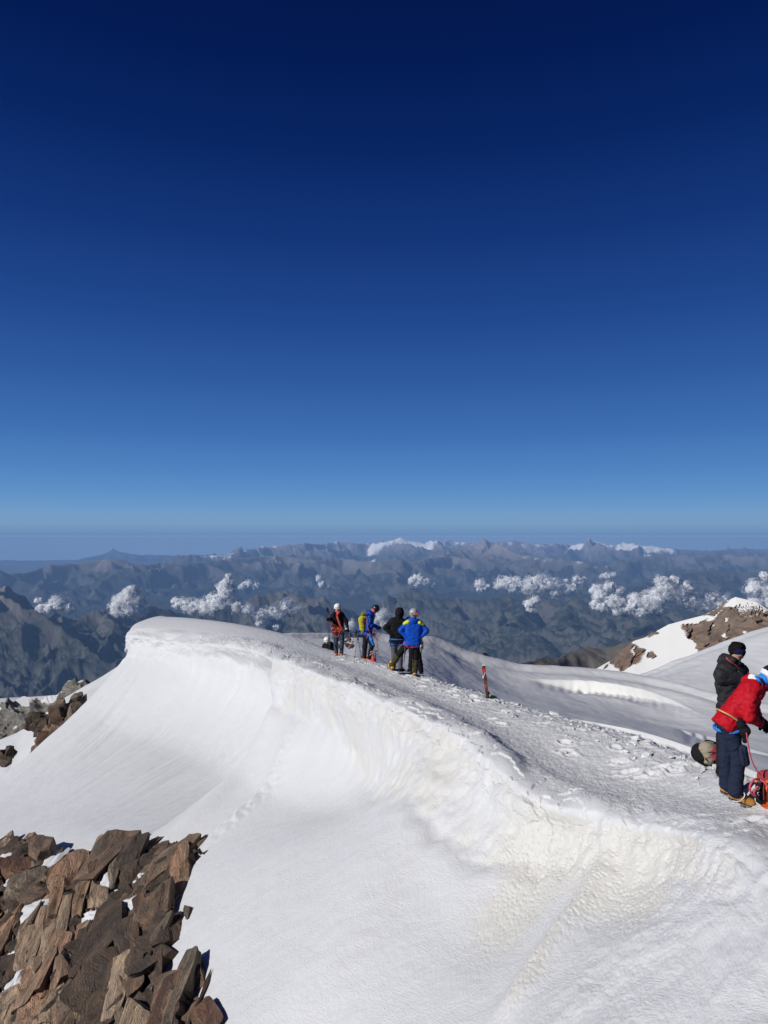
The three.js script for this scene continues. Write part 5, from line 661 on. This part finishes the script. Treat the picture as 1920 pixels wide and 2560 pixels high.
// ───────────── the two climbers at the near end of the trail, and the kit lying about ─────────────
const P7 = person({ foot: [1850, 2018], cell: 0.013, label: 'climber in a red jacket bending forward, blue sling round the hips', look: V(0.72, -0.66, 0.08), up: V(0.62, 0.78, 0.05), bulk: 1.03,
  J: { head: [1921, 1696], neck: [1900, 1712], sl: [1879, 1725, 0.17], sr: [1884, 1722, -0.17], el: [1871, 1792, 0.26], wl: [1901, 1808, 0.14], er: [1888, 1790, -0.2], wr: [1914, 1812, -0.06], hl: [1817, 1806, 0.1], hr: [1817, 1804, -0.1], kl: [1846, 1893, 0.13], al: [1838, 1978, 0.1], tl: [1877, 2006, 0.14], kr: [1815, 1890, -0.1], ar: [1817, 1962, -0.14], tr: [1850, 1988, -0.12] },
  jacket: { mat: MAT.red, hem: 0.07, r: 0.135, wrinkle: 0.015 }, hood: 'down', trousers: { mat: MAT.navy, cuff: 0.088 }, beanie: MAT.band, scarf: MAT.sky, boots: MAT.tanboot, laces: MAT.ink, crampon: METAL, gloves: MAT.coal,
  extra(g, J, { P, ch, hemDir }) {
    mesh('hip_sling', tube(ring(mid(ch, mid(J.kl, J.kr), 0.16), V(0.15, -1, 0), 0.138, 0.20, 18), 0.020, true), MAT.sky, g);
    mesh('waist_cord', tube([P(1792, 1772, 0.02), P(1800, 1776, 0.2), P(1820, 1786, 0.27), P(1838, 1797, 0.28), P(1850, 1806, 0.27), P(1862, 1810, 0.2)], 0.011), MAT.bronze, g);
    mesh('hanging_gloves', form([cap(P(1852, 1808, 0.28), P(1862, 1826, 0.28), 0.045, 0.06), cap(P(1862, 1826, 0.28), P(1862, 1852, 0.26), 0.055, 0.03), cap(P(1848, 1800, 0.28), P(1850, 1812, 0.28), 0.025)], { cell: 0.013, wrinkle: 0.008 }), MAT.coal, g);
    mesh('thigh_pocket', form([cap(P(1858, 1872, 0.22), P(1862, 1905, 0.2), 0.05, 0.055)], { cell: 0.013, wrinkle: 0.005 }), MAT.navy, g); mesh('pocket_zip', tube([P(1848, 1868, 0.285), P(1852, 1888, 0.285), P(1857, 1910, 0.265)], 0.004), MAT.grey, g);
    mesh('hood_lining', form([cap(P(1880, 1694, 0.04), P(1893, 1698, 0.08), 0.05, 0.045)], { cell: 0.013, wrinkle: 0.008 }), MAT.knit, g);
    mesh('neck_cord', tube([P(1890, 1690, 0.11), P(1897, 1700, 0.15), P(1905, 1710, 0.13)], 0.02), MAT.sky, g);
    mesh('boot_strap', tube([P(1830, 2002, 0.2), P(1846, 2004, 0.22), P(1856, 1998, 0.2), P(1862, 1988, 0.18), P(1860, 1982, 0.16)], 0.006), MAT.knit, g);
  } });
const P6 = person({ foot: [1800, 1938], depth: P7.d + 0.75, cell: 0.013, label: 'climber in a black shell jacket with dark hair and a navy headband', look: V(0.78, -0.36, -0.15),
  J: { head: [1842, 1628], neck: [1834, 1653], sl: [1806, 1674, 0.03], sr: [1855, 1677, -0.06], el: [1801, 1718, 0.02], wl: [1817, 1758, -0.1], er: [1866, 1724, -0.14], wr: [1872, 1760, -0.24], hl: [1815, 1768], hr: [1846, 1768], kl: [1806, 1850, 0.05], kr: [1836, 1850], al: [1804, 1922, 0.04], ar: [1832, 1925, -0.06], tl: [1799, 1930, 0.14], tr: [1848, 1934, -0.02] },
  jacket: { mat: MAT.soot, hem: 0.02, r: 0.122, wrinkle: 0.013 }, hood: 'down', trousers: { mat: MAT.black }, hair: true, headband: MAT.band, boots: MAT.coal, crampon: METAL,
  extra(g, J, { P, look, up, ear }) {
    mesh('hood_piping', tube([P(1815, 1643, 0.12), P(1823, 1652, 0.14), P(1835, 1660, 0.13), P(1846, 1668, 0.10), P(1849, 1672, 0.06)], 0.007), MAT.coral, g);
    mesh('collar', form([cap(P(1824, 1648, 0.04), P(1846, 1662, 0.03), 0.055, 0.05), cap(P(1846, 1662, 0.03), P(1852, 1664, -0.03), 0.045, 0.04)], { cell: 0.013, wrinkle: 0.006 }), MAT.coal, g);
    mesh('back_flap', form([cap(P(1800, 1684, 0.07), P(1846, 1690, 0.07), 0.078, 0.07), cap(P(1802, 1700, 0.07), P(1842, 1704, 0.07), 0.072, 0.066)], { cell: 0.013, wrinkle: 0.006, blend: 0.08 }), MAT.soot, g);
  } });
{ // rucksack lying on its side
  const gq = ground(1765, 1915), d = project(gq.p)[2], q = at(1768, 1912, d), t = thing('backpack', 'black, beige and maroon rucksack lying on its side on the trail', 'backpack', q), P = (x, y, z = 0) => at(x, y, d - z).sub(q);
  mesh('main_bag', form([cap(P(1755, 1885, -0.05), P(1792, 1886, -0.02), 0.145, 0.13), cap(P(1750, 1880, -0.1), P(1795, 1876, -0.1), 0.11)], { cell: 0.014, wrinkle: 0.008, blend: 0.06 }), MAT.coal, t);
  mesh('front_panel', form([cap(P(1765, 1872, 0.03), P(1770, 1898, 0.04), 0.10, 0.085), cap(P(1770, 1872, 0.03), P(1792, 1880, 0.03), 0.10)], { cell: 0.012, wrinkle: 0.006, blend: 0.05 }), MAT.beige, t);
  mesh('pocket', form([cap(P(1783, 1878, 0.08), P(1786, 1893, 0.08), 0.075, 0.06), cap(P(1783, 1878, 0.08), P(1796, 1882, 0.06), 0.07)], { cell: 0.012, wrinkle: 0.010 }), MAT.maroon, t);
  mesh('zip', mergeGeometries([tube([P(1770, 1882, 0.165), P(1780, 1881, 0.17), P(1792, 1883, 0.15)], 0.006), tube([P(1762, 1893, 0.13), P(1768, 1902, 0.13), P(1777, 1908, 0.10)], 0.006)].map((a) => a.toNonIndexed())), MAT.coal, t);
  mesh('strap', mergeGeometries([tube([P(1755, 1858, 0), P(1768, 1851, 0), P(1785, 1855, 0), P(1796, 1860, 0)], 0.01), tube([P(1745, 1905, 0.05), P(1765, 1914, 0.06), P(1782, 1916, 0.03)], 0.01)].map((a) => a.toNonIndexed())), MAT.coal, t);
}
{ // orange rucksack standing at the climber's feet
  const gq = ground(1915, 2020), d = gq ? project(gq.p)[2] : P7.d, q = at(1922, 2012, d), t = thing('backpack', 'orange and black rucksack standing in front of the bending climber', 'backpack', q), P = (x, y, z = 0) => at(x, y, d - z).sub(q);
  mesh('main_bag', form([cap(P(1925, 1965), P(1925, 1995), 0.15, 0.14), cap(P(1945, 1960), P(1948, 1995), 0.15, 0.14)], { cell: 0.015, wrinkle: 0.010, blend: 0.06 }), MAT.orange, t);
  mesh('side_panel', form([cap(P(1899, 1968, 0.03), P(1900, 2000, 0.03), 0.055, 0.05), cap(P(1905, 1960, 0.06), P(1903, 1996, 0.08), 0.05)], { cell: 0.013, wrinkle: 0.012 }), MAT.coal, t);
  mesh('lid', form([cap(P(1912, 1944), P(1950, 1938), 0.085, 0.09)], { cell: 0.014, wrinkle: 0.012 }), MAT.maroon, t); mesh('piping', tube([P(1911, 1955, 0.15), P(1909, 1975, 0.16), P(1910, 2000, 0.14)], 0.008), MAT.maroon, t);
  mesh('buckle', mergeGeometries([[1895, 1970], [1898, 1984], [1900, 1952]].map(([x, y]) => { const b = new THREE.TorusGeometry(0.018, 0.005, 6, 10), p = P(x, y, 0.1); b.translate(p.x, p.y, p.z); return b; })), METAL, t);
  const r = thing('rope', 'pink rope looping from the red-jacketed climber down to the orange rucksack', 'rope', q);
  mesh('hanging_length', tube([P(1866, 1832, 0.15), P(1872, 1870, 0.15), P(1880, 1902, 0.14), P(1892, 1926, 0.12), P(1902, 1938, 0.1)], 0.008), MAT.pink, r); mesh('loop', tube([P(1900, 1949, 0.12), P(1886, 1949, 0.18), P(1876, 1962, 0.2), P(1876, 1978, 0.2), P(1888, 1990, 0.18), P(1885, 1980, 0.2), P(1895, 1966, 0.18)], 0.013), MAT.pink, r); mesh('loop', tube([P(1900, 1949, 0.15), P(1912, 1956, 0.18), P(1920, 1966, 0.2), P(1932, 1964, 0.2)], 0.013), MAT.pink, r);
}
{ // leaning trail marker post
  const gq = ground(1219, 1747), d = project(gq.p)[2], q = at(1219, 1749, d), t = thing('marker_post', 'leaning weathered wooden post with flaking red and white paint', 'post', q), P = (x, y, z = 0) => at(x, y, d - z).sub(q);
  const woodTex = dataTex(256, (u, v) => { const g = 0.5 + 0.4 * tn((u * 6) % 1, v, 8, 3) + 0.25 * tfbm(u, v, 20, 3, 7), fl = sst(0.02, 0.2, tfbm(u, v, 10, 4, 12)); const w = [0.46 * g + 0.12, 0.27 * g + 0.06, 0.17 * g + 0.04], a = [0.52, 0.10, 0.13], b = [0.88, 0.84, 0.82], m = sst(0.30, 0.36, v) * sst(0.74, 0.68, v), s = sst(0.26, 0.34, tfbm(u, v, 14, 4, 30)); return [0, 1, 2].map((k) => lerp(lerp(w[k], a[k], m * fl), b[k], m * s)); }, true);
  const top = P(1208.5, 1664), bot = P(1220.5, 1754), ax = top.clone().sub(bot), L = ax.length(), geo = new THREE.BoxGeometry(0.07, L, 0.06, 3, 24, 3), A = geo.attributes.position; for (let i = 0; i < A.count; i++) { const y = A.getY(i), k = 1 + 0.07 * noise(y * 4, A.getX(i) * 9, 3); A.setX(i, A.getX(i) * k + 0.012 * noise(y * 3, 1, 5)); A.setZ(i, A.getZ(i) * k); } geo.computeVertexNormals();
  const w = mesh('post', geo, new THREE.MeshStandardMaterial({ map: woodTex, roughness: 0.9 }), t); w.position.copy(mid(top, bot)); w.quaternion.setFromUnitVectors(V(0, 1, 0), ax.clone().normalize());
  const tape = (u, hgt, mat, name, r) => { const b = new THREE.BoxGeometry(0.08 * r, hgt, 0.072 * r, 1, 1, 1), m = mesh(name, b, mat, t); m.position.copy(bot).lerp(top, u); m.quaternion.copy(w.quaternion); };
  tape(0.865, 0.075, std(0.55, 0.03, 0.04, 0.6), 'red_tape', 1.08); tape(0.12, 0.02, MAT.coal, 'black_band', 1.0);
  mesh('snow_cap', form([cap(P(1207, 1663, 0), P(1212.5, 1663.5, 0), 0.025)], { cell: 0.012, wrinkle: 0.01 }), std(...SNOW, 0.8), t); mesh('cord', tube([P(1213, 1681, 0.06), P(1210, 1688, 0.065), P(1208, 1695, 0.06), P(1207, 1690, 0)], 0.008), MAT.knit, t); mesh('rope_knot', tube([P(1219, 1733, 0.05), P(1222.5, 1730, 0.05), P(1223, 1734, 0.04), P(1221, 1736, 0.05), P(1222, 1742, 0.05)], 0.012), MAT.coal, t);
  const b = thing('duffel', 'small green bag lying at the foot of the marker post', 'bag', at(1232, 1748, d)), Q = (x, y, z = 0) => at(x, y, d - z).sub(b.position);
  mesh('bag_body', form([cap(Q(1230, 1743), Q(1237, 1746), 0.055, 0.05), cap(Q(1237, 1746), Q(1242, 1751), 0.05, 0.03)], { cell: 0.014, wrinkle: 0.012 }), cloth(0.01, 0.09, 0.02), b); mesh('bag_strap', tube([Q(1220, 1738, 0.03), Q(1224, 1744, 0.04), Q(1232, 1741, 0.05), Q(1242, 1750, 0.05), Q(1252, 1756, 0.04)], 0.012), MAT.coal, b);
}
{ // lumps of trodden snow kicked up along the edge of the trail
  reseed(808); const list = [], q = V(0, 0, 0), geos = [0, 1, 2].map((k) => { const g = blockGeo(400 + k, 10, 0.16, 4); g.deleteAttribute('uv'); return g; });
  for (let k = 0; k < 420; k++) { const s = rr(0.6, 6.2), t = 2.0 + Math.abs(rr(-1, 1) * rr(0, 1)) * 0.9, c = rr(0.012, 0.045) * (rnd() < 0.06 ? 2.2 : 1); ridgeEv(s, t, q); const g = geos[k % 3].clone(), m = new THREE.Matrix4().makeRotationFromEuler(new THREE.Euler(rr(0, 6), rr(0, 6), rr(0, 6))); g.applyMatrix4(m); g.scale(c * 1.3, c, c * 1.2); g.translate(q.x, q.y + c * 0.35, q.z); list.push(g); }
  tag(mesh('snow_clods', mergeGeometries(list), std(...SNOW, 0.8)), 'crumbled lumps of trodden snow along the edge of the trail', 'snow', null, 'stuff');
}

// ───────────── small cumulus drifting below the summit: each a swarm of droplet-sized flakes ─────────────
const cloudMat = new THREE.MeshPhysicalMaterial({ color: new THREE.Color().setRGB(0.86, 0.87, 0.89), roughness: 1, transmission: 0.5, thickness: 0, specularIntensity: 0, transparent: true, opacity: 0.32, side: THREE.DoubleSide });
const coreMat = new THREE.MeshPhysicalMaterial({ color: new THREE.Color().setRGB(0.80, 0.81, 0.83), roughness: 1, transmission: 0.35, thickness: 0, specularIntensity: 0 });
function cloud(D, blobs, label, dens = 1, size = 2.5) {
  const c0 = at(blobs[0][0], blobs[0][1], D * KM), g = thing('cloud', label, 'cloud', c0, 'small clouds over the valleys'), u = D * KM / F, pos = [], nor = [], q = V(0, 0, 0), z0 = rnd() * 99;
  const right = V(1, 0, 0), up = V(0, 1, 0), fwd = V(c0.x, 0, c0.z).normalize(); right.crossVectors(fwd, up);
  const puffs = []; for (const [x, y, r] of blobs) { puffs.push([x, y, r * 0.85]); for (let k = 0; k < 4; k++) puffs.push([x + rr(-1, 1) * r * 0.9, y + rr(-0.6, 0.4) * r, r * rr(0.4, 0.72)]); }
  const mean = at(blobs.reduce((t, b) => t + b[0], 0) / blobs.length, blobs.reduce((t, b) => t + b[1], 0) / blobs.length, D * KM).sub(c0), span = 40 * u;
  for (const [bx, by, r] of puffs) {
    const c = at(bx, by, D * KM).sub(c0), R = r * u, N = Math.round(r * r * 30 * dens);
    for (let k = 0; k < N; k++) {
      q.set(rr(-1, 1), rr(-1, 1), rr(-1, 1)); const l = q.length(); if (l > 1) { k--; continue; }
      q.multiplyScalar(R * 1.9); q.y *= q.y < 0 ? 0.72 : 0.95; q.z *= 1.15; q.add(c);
      const f = 1 / (14 * u), n = fbm(q.x * f + z0, q.y * f, q.z * f, 4) * 1.9; if (rnd() > Math.pow(clamp(((1 - l) * 1.15 + n * 0.85 - 0.06) / 0.9), 1.7)) continue;
      const s = size * u * rr(0.6, 1.3), a = V(rr(-1, 1), rr(-1, 1), rr(-1, 1)).normalize(), b = V(rr(-1, 1), rr(-1, 1), rr(-1, 1)).cross(a).normalize(), nn = q.clone().sub(c).multiplyScalar(0.5 / R).addScaledVector(q.clone().sub(mean), 0.5 / span).add(V(rr(-0.15, 0.15), 0.5 + rr(-0.15, 0.15), 0.15 + rr(-0.15, 0.15))).normalize(); if (V(0, 0, 0).crossVectors(a, b).dot(nn) < 0) b.negate(); for (let e = 0; e < 3; e++) nor.push(nn.x, nn.y, nn.z);
      pos.push(q.x + a.x * s, q.y + a.y * s, q.z + a.z * s, q.x + (-a.x * 0.5 + b.x * 0.87) * s, q.y + (-a.y * 0.5 + b.y * 0.87) * s, q.z + (-a.z * 0.5 + b.z * 0.87) * s, q.x + (-a.x * 0.5 - b.x * 0.87) * s, q.y + (-a.y * 0.5 - b.y * 0.87) * s, q.z + (-a.z * 0.5 - b.z * 0.87) * s);
    }
  }
  if (dens > 0.55) { const core = form(puffs.filter((q) => q[2] > 4).map(([x, y, r]) => ell(at(x, y, D * KM).sub(c0).multiplyScalar(1 / u), r * 0.92, r * 0.74, r * 0.95)), { blend: 5, cell: 1.5, puff: 5, seed: z0 }); core.deleteAttribute('uv'); core.scale(u, u, u); mesh('billow', core, coreMat, g); }
  const geo = new THREE.BufferGeometry(); geo.setAttribute('position', new THREE.BufferAttribute(new Float32Array(pos), 3)); geo.setAttribute('normal', new THREE.BufferAttribute(new Float32Array(nor), 3));
  const m = mesh('vapour', geo, cloudMat, g); m.userData.kind = 'stuff';
}
reseed(555);
cloud(12.6, [[150, 1508, 17], [132, 1517, 15], [166, 1520, 13], [108, 1522, 11], [182, 1522, 9], [95, 1503, 6]], 'small flat-based cloud above the dark forested spur');
cloud(12.8, [[328, 1482, 13], [330, 1472, 8], [324, 1497, 20], [345, 1505, 18], [305, 1512, 20], [330, 1524, 23], [300, 1528, 17], [347, 1528, 16]], 'plump upright cloud just beyond the corniced snow corner');
cloud(13.6, [[560, 1476, 17], [571, 1440, 6], [569, 1452, 10], [563, 1463, 13], [569, 1490, 18], [548, 1506, 22], [520, 1520, 22], [478, 1518, 18], [450, 1511, 15], [438, 1504, 8], [592, 1520, 16], [622, 1528, 17], [655, 1536, 20], [690, 1532, 20], [712, 1519, 19], [736, 1528, 12], [652, 1556, 16], [690, 1568, 8]], 'ragged cloud with a tall tower, trailing along the ridge beyond the cornice', 0.8);
cloud(24, [[606, 1466, 7], [622, 1459, 9], [640, 1466, 8]], 'tiny cloud over the blue valley, near the tall cloud tower');
cloud(24, [[798, 1447, 8], [806, 1460, 8], [821, 1465, 4]], 'small puff above the blue slopes behind the white-helmeted climber', 0.8);
cloud(24, [[1030, 1452, 9], [1050, 1448, 11], [1068, 1455, 10], [1081, 1465, 6], [1045, 1459, 9]], 'slanting cloud above the grey pointed peak');
cloud(22, [[1205, 1459, 11], [1216, 1470, 9], [1201, 1475, 7]], 'little cloud beside the long cloud bank', 0.8);
cloud(20.5, [[1255, 1460, 15], [1283, 1463, 17], [1318, 1466, 20], [1350, 1456, 15], [1372, 1460, 20], [1400, 1466, 18], [1430, 1470, 20], [1452, 1454, 12], [1441, 1449, 11], [1340, 1481, 14], [1390, 1483, 14], [1280, 1476, 9], [1330, 1452, 9]], 'long white cloud bank over the middle valley');
cloud(15, [[1325, 1508, 12], [1341, 1504, 10], [1330, 1524, 8]], 'loose cloud puff under the long cloud bank', 0.65);
cloud(26, [[1520, 1440, 9], [1534, 1437, 7], [1505, 1441, 5]], 'thin small cloud above the hazy trough', 0.7);
cloud(17, [[1490, 1474, 12], [1520, 1469, 13], [1549, 1478, 9]], 'broken cloud between the two big cloud banks', 0.7);
cloud(14, [[1640, 1500, 26], [1500, 1514, 16], [1525, 1505, 18], [1497, 1490, 14], [1540, 1525, 14], [1570, 1520, 16], [1600, 1528, 16], [1590, 1502, 15], [1668, 1480, 22], [1700, 1490, 24], [1730, 1508, 22], [1760, 1514, 20], [1660, 1456, 14], [1690, 1450, 11], [1720, 1470, 18], [1650, 1524, 13], [1620, 1518, 16], [1800, 1505, 18], [1780, 1495, 13]], 'largest billowing cloud bank, beside the rock and snow peak');
cloud(13, [[1920, 1480, 24], [1890, 1470, 18], [1910, 1442, 11], [1882, 1508, 16], [1932, 1508, 24], [1965, 1490, 28]], 'cloud rising behind the top of the rocky peak');
cloud(40, [[1790, 1403, 8], [1810, 1399, 8], [1830, 1402, 6]], 'distant flat cloud over the far hazy range', 0.9);
cloud(30, [[1755, 1444, 8], [1745, 1447, 5]], 'single round puff above the largest cloud bank', 0.8);
cloud(55, [[655, 1377, 5], [662, 1382, 4]], 'faint tiny cloud against the skyline range', 1);
cloud(12, [[952, 1540, 15], [966, 1558, 13], [940, 1552, 11], [985, 1545, 9]], 'thin mist patch behind the climbers coiling rope', 0.5);
cloud(12.2, [[880, 1562, 10], [872, 1570, 8]], 'wisp of mist behind the white-helmeted climber', 0.45);
{ // far village: a scatter of pale houses on the valley floor
  reseed(9); const list = [], q = V(0, 0, 0);
  for (let k = 0; k < 150; k++) { const px = 1112 + rr(-1, 1) * 40 * Math.sqrt(rnd()), py = 1594 + rr(-1, 1) * 11 * Math.sqrt(rnd()), d = 15900; const p = at(px, py, d), h = farHeight(p.x, p.z, {}); const b = new THREE.BoxGeometry(rr(10, 22), rr(8, 14), rr(10, 22)); b.rotateY(rnd() * 3); b.translate(p.x, h + 4, p.z); list.push(b); }
  tag(mesh('village_houses', mergeGeometries(list), std(0.5, 0.48, 0.45)), 'far pale village on the dark valley floor', 'village', null, 'stuff');
}
renderer.render(scene, camera);
